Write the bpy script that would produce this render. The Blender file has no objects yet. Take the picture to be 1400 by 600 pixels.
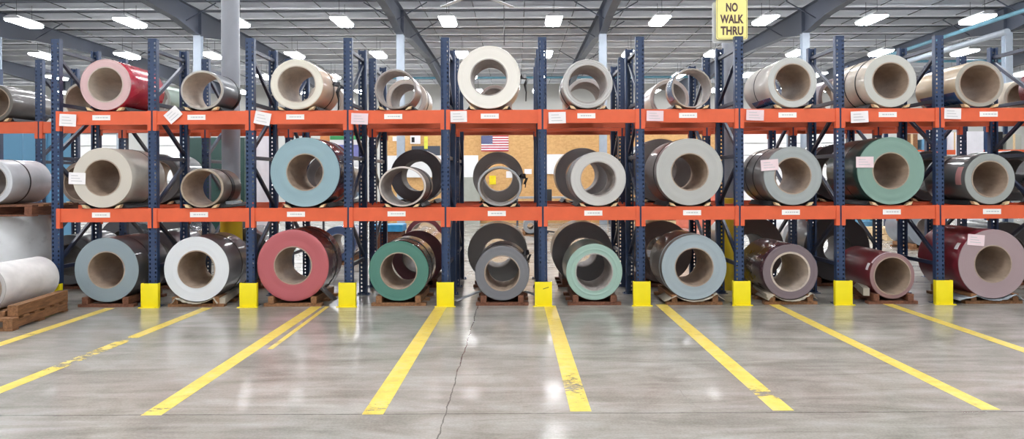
import bpy, bmesh, math, random
from mathutils import Vector, Matrix
random.seed(7)
PI = math.pi
sc = bpy.context.scene
COL = sc.collection

# ------------------------------------------------------------------ units
F = 1100.0            # focal length in pixels of the 1400 x 600 frame
VX, VY = 706.0, 245.0  # principal point
CAMZ = 1.479
YF = 9.46             # front plane of the coil rack


def X(px, Y=YF):
    return (px - VX) / F * Y


def Z(py, Y=YF):
    return CAMZ - (py - VY) / F * Y


def fl(px, py):
    """pixel -> point on the floor"""
    Y = CAMZ * F / (py - VY)
    return (X(px, Y), Y)


# ------------------------------------------------------------------ colours and materials
def lin(c):
    out = []
    for v in c:
        v = v / 255.0
        out.append(v / 12.92 if v <= 0.04045 else ((v + 0.055) / 1.055) ** 2.4)
    return tuple(out) + (1.0,)


def mul(c, f):
    return tuple(min(1.0, v * f) for v in c[:3]) + (1.0,)


class NT:
    def __init__(self, name):
        self.m = bpy.data.materials.new(name)
        self.m.use_nodes = True
        self.t = self.m.node_tree
        self.n = self.t.nodes
        self.b = self.n['Principled BSDF']
        self.out = self.n['Material Output']

    def new(self, typ, **kw):
        nd = self.n.new(typ)
        for k, v in kw.items():
            setattr(nd, k, v)
        return nd

    def link(self, a, b):
        self.t.links.new(a, b)

    def coord(self, kind='Object', scale=None):
        tc = self.new('ShaderNodeTexCoord')
        if scale is None:
            return tc.outputs[kind]
        mp = self.new('ShaderNodeMapping')
        mp.inputs['Scale'].default_value = scale
        self.link(tc.outputs[kind], mp.inputs['Vector'])
        return mp.outputs['Vector']

    def noise(self, vec, scale, detail=4, rough=0.55, dist=0.0):
        nz = self.new('ShaderNodeTexNoise')
        nz.inputs['Scale'].default_value = scale
        nz.inputs['Detail'].default_value = detail
        nz.inputs['Roughness'].default_value = rough
        nz.inputs['Distortion'].default_value = dist
        if vec is not None:
            self.link(vec, nz.inputs['Vector'])
        return nz.outputs['Fac']

    def ramp(self, fac, stops):
        r = self.new('ShaderNodeValToRGB')
        el = r.color_ramp.elements
        while len(el) < len(stops):
            el.new(0.5)
        for e, (p, c) in zip(el, stops):
            e.position = p
            e.color = c if len(c) == 4 else tuple(c) + (1.0,)
        self.link(fac, r.inputs['Fac'])
        return r.outputs['Color']

    def math(self, op, a, b=None, c=None):
        nd = self.new('ShaderNodeMath', operation=op)
        for i, v in enumerate((a, b, c)):
            if v is None:
                continue
            if isinstance(v, (int, float)):
                nd.inputs[i].default_value = v
            else:
                self.link(v, nd.inputs[i])
        return nd.outputs[0]

    def mix(self, fac, a, b, mode='MIX'):
        nd = self.new('ShaderNodeMix', data_type='RGBA', blend_type=mode)
        if isinstance(fac, (int, float)):
            nd.inputs['Factor'].default_value = fac
        else:
            self.link(fac, nd.inputs['Factor'])
        for key, v in (('A', a), ('B', b)):
            sock = [s for s in nd.inputs if s.name == key and s.type == 'RGBA'][0]
            if isinstance(v, tuple):
                sock.default_value = v
            else:
                self.link(v, sock)
        return [s for s in nd.outputs if s.type == 'RGBA'][0]

    def bump(self, fac, strength, dist=0.01):
        bp = self.new('ShaderNodeBump')
        bp.inputs['Strength'].default_value = strength
        bp.inputs['Distance'].default_value = dist
        self.link(fac, bp.inputs['Height'])
        self.link(bp.outputs['Normal'], self.b.inputs['Normal'])

    def set(self, **kw):
        for k, v in kw.items():
            k = {'base': 'Base Color', 'rough': 'Roughness', 'metal': 'Metallic', 'coat': 'Coat Weight',
                 'coatr': 'Coat Roughness', 'spec': 'Specular IOR Level', 'alpha': 'Alpha', 'trans': 'Transmission Weight',
                 'ecol': 'Emission Color', 'estr': 'Emission Strength'}[k]
            s = self.b.inputs[k]
            if isinstance(v, (int, float, tuple)):
                s.default_value = v
            else:
                self.link(v, s)


_cache = {}


def painted(name, rgb, rough=0.45, metal=0.0, var=0.12, scale=6.0, coat=0.0):
    if name in _cache:
        return _cache[name]
    n = NT(name)
    c = lin(rgb)
    f = n.noise(n.coord('Object'), scale, 5)
    n.set(base=n.ramp(f, [(0.3, mul(c, 1 - var)), (0.7, mul(c, 1 + var))]), metal=metal, coat=coat)
    n.set(rough=n.math('MULTIPLY_ADD', f, 0.2, rough - 0.1))
    _cache[name] = n.m
    return n.m


def wood(name, rgb, rgb2):
    n = NT(name)
    v = n.coord('Object', (14, 1.6, 14))
    f = n.noise(v, 3.0, 6, 0.6, 0.6)
    g = n.noise(n.coord('Object'), 1.7, 3)
    c = n.ramp(f, [(0.3, lin(rgb2)), (0.65, lin(rgb))])
    n.set(base=n.mix(n.math('MULTIPLY', g, 0.5), c, lin(rgb2)), rough=0.75)
    n.bump(f, 0.25, 0.004)
    return n.m


def coil_face(name, rgb):
    """edge of a wound sheet: fine concentric layers"""
    if name in _cache:
        return _cache[name]
    n = NT(name)
    c = lin(rgb)
    sx = n.new('ShaderNodeSeparateXYZ')
    n.link(n.coord('Object'), sx.inputs[0])
    r = n.math('SQRT', n.math('ADD', n.math('MULTIPLY', sx.outputs['X'], sx.outputs['X']),
                              n.math('MULTIPLY', sx.outputs['Z'], sx.outputs['Z'])))
    cb = n.new('ShaderNodeCombineXYZ')
    n.link(r, cb.inputs['X'])
    f = n.noise(cb.outputs[0], 190.0, 2, 0.6)
    g = n.noise(cb.outputs[0], 26.0, 2, 0.5)
    s = n.noise(n.coord('Object'), 5.0, 4)
    col = n.ramp(f, [(0.3, mul(c, 0.86)), (0.7, mul(c, 1.06))])
    col = n.mix(n.math('MULTIPLY', g, 0.35), col, mul(c, 0.8))
    col = n.mix(n.math('MULTIPLY', s, 0.25), col, mul(c, 1.18))
    n.set(base=col, rough=0.5, metal=0.0)
    n.bump(f, 0.22, 0.002)
    _cache[name] = n.m
    return n.m


def coil_skin(name, rgb, rough=0.24, metal=0.0, coat=0.4):
    """outer lap of the coil, painted or bare metal, a little wavy"""
    if name in _cache:
        return _cache[name]
    n = NT(name)
    c = lin(rgb)
    v = n.coord('Object', (1.0, 0.7, 1.0))
    f = n.noise(v, 4.0, 5, 0.55, 0.3)
    w = n.noise(n.coord('Object'), 2.2, 3)
    n.set(base=n.ramp(f, [(0.3, mul(c, 0.84)), (0.7, mul(c, 1.14))]), metal=metal, coat=coat, coatr=0.1)
    n.set(rough=n.math('MULTIPLY_ADD', f, 0.22, rough - 0.08))
    n.bump(w, 0.12, 0.02)
    _cache[name] = n.m
    return n.m


def core_mat(name, rgb):
    if name in _cache:
        return _cache[name]
    n = NT(name)
    c = lin(rgb)
    f = n.noise(n.coord('Object', (3, 1, 3)), 5.0, 6, 0.6)
    g = n.noise(n.coord('Object'), 40.0, 3)
    col = n.ramp(f, [(0.25, mul(c, 0.72)), (0.5, c), (0.75, mul(c, 1.2))])
    n.set(base=n.mix(n.math('MULTIPLY', g, 0.3), col, mul(c, 0.7)), rough=0.62)
    _cache[name] = n.m
    return n.m


def floor_mat():
    n = NT('polished_concrete')
    tc = n.new('ShaderNodeTexCoord')
    P = tc.outputs['Object']
    a = n.noise(P, 0.35, 6, 0.6, 0.4)
    b = n.noise(P, 2.2, 8, 0.65, 0.5)
    mp = n.new('ShaderNodeMapping')
    mp.inputs['Scale'].default_value = (0.5, 2.2, 1.0)
    n.link(P, mp.inputs['Vector'])
    st = n.noise(mp.outputs[0], 1.6, 7, 0.65, 0.8)
    d = n.noise(P, 60.0, 3)
    col = n.ramp(a, [(0.34, lin((138, 132, 122))), (0.5, lin((160, 155, 146))), (0.66, lin((184, 181, 174)))])
    col = n.mix(0.62, col, n.ramp(st, [(0.36, lin((112, 104, 93))), (0.64, lin((196, 192, 184)))]))
    col = n.mix(0.3, col, n.ramp(b, [(0.36, lin((120, 115, 107))), (0.6, lin((184, 182, 176)))]))
    col = n.mix(0.12, col, n.ramp(d, [(0.4, lin((110, 106, 100))), (0.6, lin((190, 188, 183)))]))
    # control joints: one across the aisle, one running under the racks
    sx = n.new('ShaderNodeSeparateXYZ')
    n.link(P, sx.inputs[0])
    wob = n.noise(P, 3.0, 4)
    wob2 = n.noise(P, 14.0, 3)

    def joint(sock, at, half, amp):
        o = n.math('SUBTRACT', sock, at)
        o = n.math('ADD', o, n.math('MULTIPLY', n.math('SUBTRACT', wob, 0.5), amp))
        return n.math('LESS_THAN', n.math('ABSOLUTE', o), n.math('MULTIPLY', wob2, half * 2))
    j = n.math('MAXIMUM', joint(sx.outputs['Y'], 5.08, 0.006, 0.03), joint(sx.outputs['X'], -0.455, 0.0042, 0.05))
    j = n.math('MAXIMUM', j, joint(sx.outputs['Y'], 9.3, 0.003, 0.01))
    col = n.mix(n.math('MULTIPLY', j, 0.75), col, lin((70, 66, 60)))
    n.set(base=col, spec=0.5)
    n.set(rough=n.math('MULTIPLY_ADD', n.noise(P, 0.9, 2, 0.5), 0.19, 0.11))
    n.bump(n.noise(P, 2.0, 1), 0.03, 0.02)
    return n.m


def line_paint():
    n = NT('worn_yellow_floor_paint')
    P = n.coord('Object')
    f = n.noise(P, 7.0, 6, 0.7)
    g = n.noise(n.coord('Object', (0.6, 1.6, 1.0)), 22.0, 6, 0.7, 0.4)
    att = n.new('ShaderNodeAttribute', attribute_name='wear')
    n.set(base=n.ramp(f, [(0.3, lin((206, 178, 88))), (0.5, lin((236, 208, 92))), (0.72, lin((226, 210, 150)))]), rough=0.4)
    thr = n.math('ADD', n.math('MULTIPLY', att.outputs['Fac'], 0.42), 0.22)
    v = n.math('ADD', n.math('MULTIPLY', f, 0.5), n.math('MULTIPLY', g, 0.5))
    n.set(alpha=n.math('GREATER_THAN', v, thr))
    return n.m


def osb_mat():
    n = NT('osb_board')
    vo = n.new('ShaderNodeTexVoronoi')
    vo.inputs['Scale'].default_value = 9.0
    n.link(n.coord('Object', (1.0, 1.0, 2.4)), vo.inputs['Vector'])
    f = n.noise(n.coord('Object'), 14.0, 5)
    g = n.noise(n.coord('Object'), 0.9, 3)
    c = n.ramp(vo.outputs['Color'], [(0.2, lin((204, 156, 100))), (0.8, lin((222, 176, 118)))])
    c = n.mix(0.35, c, n.ramp(f, [(0.35, lin((192, 144, 88))), (0.65, lin((228, 186, 128)))]))
    c = n.mix(n.math('MULTIPLY', g, 0.4), c, lin((206, 160, 100)))
    n.set(base=c, rough=0.7)
    return n.m


def deck_mat():
    n = NT('corrugated_roof_deck')
    w = n.new('ShaderNodeTexWave', wave_type='BANDS', bands_direction='Y')
    w.inputs['Scale'].default_value = 1.6
    w.inputs['Distortion'].default_value = 0.0
    n.link(n.coord('Object'), w.inputs['Vector'])
    f = n.noise(n.coord('Object', (0.25, 3.0, 1.0)), 1.3, 5)
    n.set(base=n.ramp(f, [(0.3, lin((96, 101, 112))), (0.7, lin((126, 130, 140)))]), rough=0.6)
    n.bump(w.outputs['Fac'], 0.9, 0.05)
    return n.m


def emit(name, rgb, strength):
    n = NT(name)
    n.set(base=(0.9, 0.9, 0.9, 1), ecol=lin(rgb), estr=strength, rough=0.5)
    return n.m


M = {}
M['floor'] = floor_mat()
M['line'] = line_paint()
M['osb'] = osb_mat()
M['deck'] = deck_mat()
M['blue'] = painted('rack_blue_paint', (42, 62, 96), 0.42, var=0.14)
M['brace'] = painted('rack_brace_paint', (34, 44, 68), 0.4, var=0.14)
M['orange'] = painted('rack_orange_paint', (222, 98, 60), 0.45, var=0.06)
M['yellow'] = painted('guard_yellow_paint', (246, 226, 22), 0.45, var=0.04)
M['sleeve'] = painted('column_sleeve_yellow', (226, 196, 40), 0.5, var=0.06)
M['white_sticker'] = painted('white_sticker', (240, 238, 234), 0.5, var=0.02)
M['print'] = painted('grey_print', (196, 194, 196), 0.6, var=0.02)
M['paper'] = painted('white_paper', (240, 236, 236), 0.6, var=0.03)
M['pinkpaper'] = painted('pink_white_paper', (235, 212, 216), 0.6, var=0.05)
M['redpaper'] = painted('pale_red_paper', (196, 138, 136), 0.6, var=0.08)
M['steel'] = painted('galvanised_steel', (176, 180, 186), 0.35, metal=0.7)
M['column'] = painted('column_grey_paint', (150, 154, 162), 0.4, var=0.05, scale=2)
M['rafter'] = painted('rafter_grey_paint', (70, 76, 90), 0.5, var=0.08, scale=1.5)
M['farcol'] = painted('far_column_paint', (168, 178, 190), 0.45, var=0.06)
M['purlin'] = painted('purlin_paint', (238, 240, 243), 0.5, var=0.1, scale=0.8)
M['rod'] = painted('dark_rod', (60, 62, 68), 0.5)
M['wall'] = painted('light_wall_panel', (196, 196, 192), 0.6, var=0.04, scale=0.6)
M['doorwhite'] = painted('white_door_panel', (240, 240, 240), 0.5, var=0.03, scale=0.8)
M['strap'] = painted('black_strap', (28, 28, 32), 0.4)
M['darkband'] = painted('dark_steel_band', (66, 62, 62), 0.35, metal=0.4)
M['rubber'] = painted('black_rubber', (34, 34, 38), 0.6)
M['wood'] = wood('rough_wood', (166, 118, 78), (104, 70, 44))
M['woodred'] = wood('stained_wood', (138, 88, 62), (84, 50, 36))
M['woodlight'] = wood('fresh_wood', (232, 208, 168), (206, 174, 128))
M['film'] = painted('blue_plastic_film', (44, 84, 134), 0.25, var=0.2, coat=0.5)
M['filmgrey'] = painted('blue_grey_film', (110, 132, 160), 0.25, var=0.25, coat=0.5)
M['tornpaper'] = painted('torn_kraft_paper', (176, 166, 150), 0.7, var=0.15)
M['greyfilm'] = painted('grey_wrapping_film', (150, 158, 164), 0.3, var=0.2, coat=0.3)
M['flagred'] = painted('flag_red', (186, 40, 62), 0.7)
M['flagwhite'] = painted('flag_white', (236, 234, 236), 0.7)
M['flagblue'] = painted('flag_blue', (48, 62, 120), 0.7)
M['signyellow'] = painted('sign_yellow', (248, 236, 150), 0.4, var=0.03)
M['signink'] = painted('sign_ink', (84, 56, 60), 0.5)
M['signback'] = painted('sign_aluminium', (200, 202, 206), 0.4, metal=0.3)
M['lamp'] = emit('led_panel', (250, 252, 255), 60.0)
M['fillglow'] = emit('ceiling_fill_glow', (250, 252, 255), 2.2)  # weak glow added to brighten the roof deck, not a seen lamp
M['lampbody'] = painted('lamp_housing', (214, 216, 220), 0.4)
M['core'] = core_mat('fibre_core', (172, 152, 134))
M['coregrey'] = core_mat('grey_core', (176, 168, 163))
M['coredark'] = core_mat('dark_core', (92, 86, 82))
M['corelight'] = core_mat('pale_core', (196, 182, 168))
M['bluepanel'] = painted('light_blue_panel', (96, 146, 178), 0.5, var=0.08, scale=0.7)
M['greentarp'] = painted('dark_green_tarp', (38, 70, 64), 0.45, var=0.25, scale=1.5)
M['greycab'] = painted('grey_green_cabinet', (168, 170, 160), 0.5, var=0.06)
M['coral'] = painted('coral_paint', (232, 128, 104), 0.5)
M['black'] = painted('black_plastic', (26, 26, 30), 0.4)
M['green'] = painted('banner_green', (70, 160, 96), 0.5, var=0.1)
M['purple'] = painted('banner_violet', (126, 128, 186), 0.5, var=0.2)
M['orangeboard'] = painted('banner_orange', (226, 150, 92), 0.5, var=0.1)
M['pipeblue'] = painted('pale_blue_pipe', (120, 180, 204), 0.4)
M['stickyellow'] = painted('bright_yellow_card', (250, 222, 20), 0.5)
M['cyan'] = painted('cyan_wrap', (60, 160, 214), 0.4, var=0.2)

# ------------------------------------------------------------------ mesh building


class MB:
    def __init__(self):
        self.v, self.f, self.mi = [], [], []

    def add(self, vs, fs, mi=0):
        o = len(self.v)
        self.v += [tuple(p) for p in vs]
        for q in fs:
            self.f.append(tuple(o + i for i in q))
            self.mi.append(mi)

    def box(self, x0, x1, y0, y1, z0, z1, mi=0):
        vs = [(x, y, z) for z in (z0, z1) for y in (y0, y1) for x in (x0, x1)]
        self.add(vs, [(0, 2, 3, 1), (4, 5, 7, 6), (0, 1, 5, 4), (2, 6, 7, 3), (0, 4, 6, 2), (1, 3, 7, 5)], mi)

    def bar(self, p, q, w, h, mi=0, up=(0, 0, 1)):
        p, q = Vector(p), Vector(q)
        d = (q - p).normalized()
        u = Vector(up)
        if abs(d.dot(u)) > 0.98:
            u = Vector((0, 1, 0))
        s = d.cross(u).normalized()
        t = s.cross(d).normalized()
        vs = []
        for c in (p, q):
            for a, b in ((-1, -1), (1, -1), (1, 1), (-1, 1)):
                vs.append(c + s * (a * w / 2) + t * (b * h / 2))
        self.add(vs, [(0, 1, 2, 3), (7, 6, 5, 4), (0, 4, 5, 1), (1, 5, 6, 2), (2, 6, 7, 3), (3, 7, 4, 0)], mi)

    def cyl(self, p, q, r, seg=24, mi=0, r2=None):
        p, q = Vector(p), Vector(q)
        d = (q - p).normalized()
        u = Vector((0, 0, 1)) if abs(d.z) < 0.9 else Vector((1, 0, 0))
        s = d.cross(u).normalized()
        t = s.cross(d)
        r2 = r if r2 is None else r2
        vs = []
        for c, rr in ((p, r), (q, r2)):
            for i in range(seg):
                a = 2 * PI * i / seg
                vs.append(c + s * math.cos(a) * rr + t * math.sin(a) * rr)
        fs = [(i, (i + 1) % seg, seg + (i + 1) % seg, seg + i) for i in range(seg)]
        fs += [tuple(reversed(range(seg))), tuple(range(seg, 2 * seg))]
        self.add(vs, fs, mi)

    def lathe_y(self, prof, sx=1.0, sz=1.0, seg=72, closed=True, mis=None, a0=0.0, a1=2 * PI, jit=None):
        """profile of (r, y) turned round the Y axis"""
        full = abs(a1 - a0 - 2 * PI) < 1e-6
        n = seg if full else seg + 1
        vs = []
        for r, y in prof:
            for i in range(n):
                a = a0 + (a1 - a0) * i / seg
                k = 1.0 if jit is None else jit(a, y)
                vs.append((r * k * sx * math.cos(a), y, r * k * sz * math.sin(a)))
        m = len(prof)
        o = len(self.v)
        self.v += vs
        for j in range(m if closed else m - 1):
            j2 = (j + 1) % m
            for i in range(seg):
                i2 = (i + 1) % n if full else i + 1
                self.f.append((o + j * n + i, o + j * n + i2, o + j2 * n + i2, o + j2 * n + i))
                self.mi.append(mis[j] if mis else 0)
        if not full and closed:
            self.f.append(tuple(o + j * n for j in range(m)))
            self.mi.append(0)
            self.f.append(tuple(o + j * n + n - 1 for j in reversed(range(m))))
            self.mi.append(0)

    def lathe_z(self, prof, seg=64, mis=None):
        vs = []
        for r, z in prof:
            for i in range(seg):
                a = 2 * PI * i / seg
                vs.append((r * math.cos(a), r * math.sin(a), z))
        m = len(prof)
        o = len(self.v)
        self.v += vs
        for j in range(m):
            j2 = (j + 1) % m
            for i in range(seg):
                i2 = (i + 1) % seg
                self.f.append((o + j * seg + i, o + j * seg + i2, o + j2 * seg + i2, o + j2 * seg + i))
                self.mi.append(mis[j] if mis else 0)

    def prism_x(self, poly, x0, x1, mi=0):
        """polygon of (y, z) extruded along X"""
        n = len(poly)
        vs = [(x0, y, z) for y, z in poly] + [(x1, y, z) for y, z in poly]
        fs = [(i, (i + 1) % n, n + (i + 1) % n, n + i) for i in range(n)]
        fs += [tuple(reversed(range(n))), tuple(range(n, 2 * n))]
        self.add(vs, fs, mi)

    def prism_y(self, poly, y0, y1, mi=0):
        n = len(poly)
        vs = [(x, y0, z) for x, z in poly] + [(x, y1, z) for x, z in poly]
        fs = [(i, (i + 1) % n, n + (i + 1) % n, n + i) for i in range(n)]
        fs += [tuple(reversed(range(n))), tuple(range(n, 2 * n))]
        self.add(vs, fs, mi)

    def mesh(self, name, mats, smooth=True, bevel=0.0, solid=0.0):
        me = bpy.data.meshes.new(name)
        me.from_pydata(self.v, [], self.f)
        for m in mats:
            me.materials.append(m)
        me.polygons.foreach_set('material_index', self.mi)
        bm = bmesh.new()
        bm.from_mesh(me)
        bmesh.ops.recalc_face_normals(bm, faces=bm.faces)
        if bevel > 0:
            es = [e for e in bm.edges if len(e.link_faces) == 2 and e.calc_face_angle(0) > 0.6]
            bmesh.ops.bevel(bm, geom=es, offset=bevel, segments=2, affect='EDGES', profile=0.6, clamp_overlap=True)
        bm.to_mesh(me)
        bm.free()
        if smooth:
            me.polygons.foreach_set('use_smooth', [True] * len(me.polygons))
            me.set_sharp_from_angle(angle=math.radians(35))
        me.update()
        return me

    def build(self, name, mats, parent=None, loc=(0, 0, 0), rot=(0, 0, 0), **kw):
        if not isinstance(mats, (list, tuple)):
            mats = [mats]
        return link(name, self.mesh(name, mats, **kw), parent, loc, rot)


def link(name, me, parent=None, loc=(0, 0, 0), rot=(0, 0, 0)):
    o = bpy.data.objects.new(name, me)
    COL.objects.link(o)
    o.location = loc
    o.rotation_euler = rot
    if parent is not None:
        o.parent = parent
    return o


def tag(o, label, cat, group=None, kind=None):
    o['label'] = label
    o['category'] = cat
    if group:
        o['group'] = group
    if kind:
        o['kind'] = kind
    return o


def thing(name, label, cat, loc=(0, 0, 0), rotz=0.0, group=None):
    o = bpy.data.objects.new(name, None)
    o.empty_display_size = 0.1
    COL.objects.link(o)
    o.location = loc
    o.rotation_euler = (0, 0, rotz)
    return tag(o, label, cat, group)


def struct(o, label=None, cat=None):
    o['kind'] = 'structure'
    if label:
        o['label'] = label
    if cat:
        o['category'] = cat
    return o


def copy_thing(src, loc, label, group=None):
    r = src.copy()
    COL.objects.link(r)
    r.location = loc
    r['label'] = label
    if group:
        r['group'] = group
    for ch in list(src.children):
        c = ch.copy()
        COL.objects.link(c)
        c.parent = r
        for g in list(ch.children):
            d = g.copy()
            COL.objects.link(d)
            d.parent = c
    return r


# ------------------------------------------------------------------ layout of the racks
COLPX = [76, 208.5, 342, 476, 609, 742, 875.5, 1011, 1149, 1285, 1421]
CX = [X(p) for p in COLPX]
PITCH = 1.150
Y_FR, Y_RR = 9.46, 10.42      # front rack: front and rear face
Y_FB, Y_RB = 11.07, 12.03     # rear rack
TOP_Z, MID_Z = 2.296, 1.152   # tops of the beams
POST_H = 3.15

tk = ["red top-level coil", "thin grey top-level coil", "cream coil with black strap", "thin mauve-grey coil", "big white coil",
      "pale grey coil with inner tube", "thin coil with film", "pale grey coil by the sign", "beige coil with black bands",
      "tan right-end coil"]
mk = ["beige white-tagged coil", "brown-grey banded coil", "teal-blue coil", "pale coil before the black coil",
      "grey ring below the flag", "silver-sided coil", "large pale grey coil", "pinkish-tagged grey coil", "dark green coil",
      "dark grey red-tagged coil"]
bk = ["blue-grey floor coil", "white-ended floor coil", "red-ended floor coil", "green-ended floor coil",
      "mid-grey floor coil", "mint green floor coil", "pale blue floor coil", "mauve-grey floor coil",
      "narrow red floor coil", "big dull red floor coil"]


# ------------------------------------------------------------------ room
RX0, RX1, RY0, RY1 = -31.0, 31.0, -13.0, 49.0
H_PUR, H_DECK = CAMZ + 5.6, CAMZ + 5.85

mb = MB()
mb.add([(RX0, RY0, 0), (RX1, RY0, 0), (RX1, RY1, 0), (RX0, RY1, 0),
        (RX0, RY0, -0.15), (RX1, RY0, -0.15), (RX1, RY1, -0.15), (RX0, RY1, -0.15)],
       [(0, 1, 2, 3), (7, 6, 5, 4), (0, 4, 5, 1), (1, 5, 6, 2), (2, 6, 7, 3), (3, 7, 4, 0)])
floor = struct(mb.build('floor', M['floor'], smooth=False), 'polished grey concrete warehouse floor', 'floor')


def crack(pts, w):
    m = MB()
    vs, fs = [], []
    rnd = random.Random(3)
    P = []
    for (a, b) in zip(pts[:-1], pts[1:]):
        for i in range(8):
            t = i / 8
            P.append((a[0] + (b[0] - a[0]) * t + rnd.uniform(-.012, .012), a[1] + (b[1] - a[1]) * t + rnd.uniform(-.012, .012)))
    P.append(pts[-1])
    for i, (x, y) in enumerate(P):
        k = w * (0.4 + rnd.random())
        vs += [(x - k, y - k * .6, 0.0012), (x + k, y + k * .6, 0.0012)]
    for i in range(len(P) - 1):
        fs.append((2 * i, 2 * i + 1, 2 * i + 3, 2 * i + 2))
    m.add(vs, fs)
    return m.build('floor_crack', M['crackdark'], floor, smooth=False)


M['crackdark'] = painted('crack_dust', (120, 115, 108), 0.8)
crack([fl(918, 525), fl(932, 540), fl(943, 553), fl(962, 561), fl(1010, 560)], 0.004)
crack([fl(1340, 562), fl(1372, 578), fl(1420, 600)], 0.004)
crack([fl(505, 566), fl(506, 578)], 0.004)

mb = MB()
mb.box(RX0, RX1, RY0, RY1, H_DECK, H_DECK + 0.2)
struct(mb.build('ceiling', M['deck'], smooth=False), 'grey corrugated metal roof deck', 'ceiling')
for nm, a in (('wall_back', (RX0, RX1, RY1, RY1 + .2)), ('wall_front', (RX0, RX1, RY0 - .2, RY0)),
              ('wall_left', (RX0 - .2, RX0, RY0, RY1)), ('wall_right', (RX1, RX1 + .2, RY0, RY1))):
    mb = MB()
    mb.box(*a, 0, H_DECK)
    struct(mb.build(nm, M['wall'], smooth=False), 'light metal panel warehouse wall', 'wall')

# purlins: Z sections across the roof
k = 0
y = RY0 + 1.0
while y < RY1 - 0.5:
    mb = MB()
    mb.box(RX0, RX1, y, y + 0.006, H_PUR, H_DECK)
    mb.box(RX0, RX1, y - 0.1, y + 0.006, H_PUR, H_PUR + 0.012)
    mb.box(RX0, RX1, y - 0.1, y - 0.092, H_PUR + .012, H_PUR + 0.055)
    mb.box(RX0, RX1, y, y + 0.07, H_DECK - 0.012, H_DECK)
    struct(mb.build('trim_purlin', M['purlin'], smooth=False), 'light grey roof purlin', 'purlin')
    y += 1.6
# sag rods running with the depth between the purlins
x = -19.7
while x < 20:
    mb = MB()
    mb.cyl((x, 12, H_PUR + 0.04), (x, RY1 - 1, H_PUR + 0.04), 0.014, 6)
    struct(mb.build('trim_sag_rod', M['rod']), 'thin dark rod under the roof', 'rod')
    x += 1.665

# rafters: tapered I beams with depth, deep at the columns
for cx in (-17.12, -10.46, -3.80, 2.86, 9.52, 16.18, -23.8, 22.84):
    zt = H_PUR - 0.005
    prof = [(RY0, CAMZ + 5.05), (-5.0, CAMZ + 4.75), (3, CAMZ + 5.15), (10.73, CAMZ + 4.75), (18.6, CAMZ + 5.2),
            (24.5, CAMZ + 4.98), (26.0, CAMZ + 4.78), (27.0, CAMZ + 4.78), (28.5, CAMZ + 4.98), (34.4, CAMZ + 5.2), (42.3, CAMZ + 4.78), (RY1, CAMZ + 5.1)]
    mb = MB()
    poly = prof + [(RY1, zt), (RY0, zt)]
    mb.prism_x(poly, cx - 0.008, cx + 0.008)
    for (a, b) in zip(prof[:-1], prof[1:]):
        mb.bar((cx, a[0], a[1]), (cx, b[0], b[1]), 0.24, 0.02)
    mb.box(cx - .12, cx + .12, RY0, RY1, zt - .018, zt)
    for yy in (10.73, 26.5, 42.3):
        for s in (-1, 1):
            mb.box(cx + s * .01, cx + s * .11, yy - .008, yy + .008, CAMZ + 4.8, zt - .02)
    # flange braces up to the purlins
    for yy in (15.8, 22.2, 25.4, 28.6, 35.0):
        for s in (-1, 1):
            mb.bar((cx + s * .05, yy, CAMZ + 5.05), (cx + s * 1.0, yy, H_PUR), 0.03, 0.03)
    struct(mb.build('trim_rafter', M['rafter'], smooth=False), 'dark grey tapered steel roof beam', 'beam')

# round columns in the gap between the racks, with yellow sleeves
for cx, lb in ((-3.81, 'round grey steel column behind the thin grey coil on the top level'),
               (2.87, 'grey steel column behind the upright under the yellow sign')):
    t = thing('column', lb, 'column', (cx, 10.745, 0))
    struct(t)
    mb = MB()
    mb.cyl((0, 0, 0), (0, 0, CAMZ + 4.74), 0.118, 40)
    mb.build('shaft', M['column'], t)
    mb = MB()
    mb.lathe_z([(0.122, 0), (0.122, 1.22), (0.14, 1.21), (0.143, 1.19), (0.143, 0)], 40)
    mb.build('sleeve', M['sleeve'], t)
# columns of the next row
for cx in (-17.12, -10.46, -3.80, 2.86, 9.52, 16.18):
    mb = MB()
    zt = CAMZ + 4.77
    mb.box(cx - .12, cx + .12, 26.38, 26.39, 0, zt)
    mb.box(cx - .12, cx + .12, 26.61, 26.62, 0, zt)
    mb.box(cx - .006, cx + .006, 26.39, 26.61, 0, zt)
    struct(mb.build('column', M['farcol'], smooth=False), 'pale grey steel column beyond the racks', 'column')

# painted floor lines


def floor_line(a, b, w, wear, label):
    a, b = Vector(a), Vector(b)
    d = (b - a).normalized()
    s = Vector((d.y, -d.x)) * (w / 2)
    n = 60
    mb = MB()
    vs = []
    for i in range(n + 1):
        p = a + (b - a) * (i / n)
        vs += [(p.x - s.x, p.y - s.y, 0.0018), (p.x + s.x, p.y + s.y, 0.0018)]
    mb.add(vs, [(2 * i, 2 * i + 1, 2 * i + 3, 2 * i + 2) for i in range(n)])
    o = mb.build('floor_line', M['line'], smooth=False)
    at = o.data.attributes.new('wear', 'FLOAT', 'POINT')
    vals = []
    for i in range(n + 1):
        t = i / n
        v = 0.0
        for (p, wv) in wear:
            v = max(v, wv * max(0.0, 1 - abs(t - p[0]) / p[1]))
        vals += [v, v]
    at.data.foreach_set('value', vals)
    tag(o, label, 'floor marking', 'yellow floor lines in front of the racks')
    return o


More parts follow.
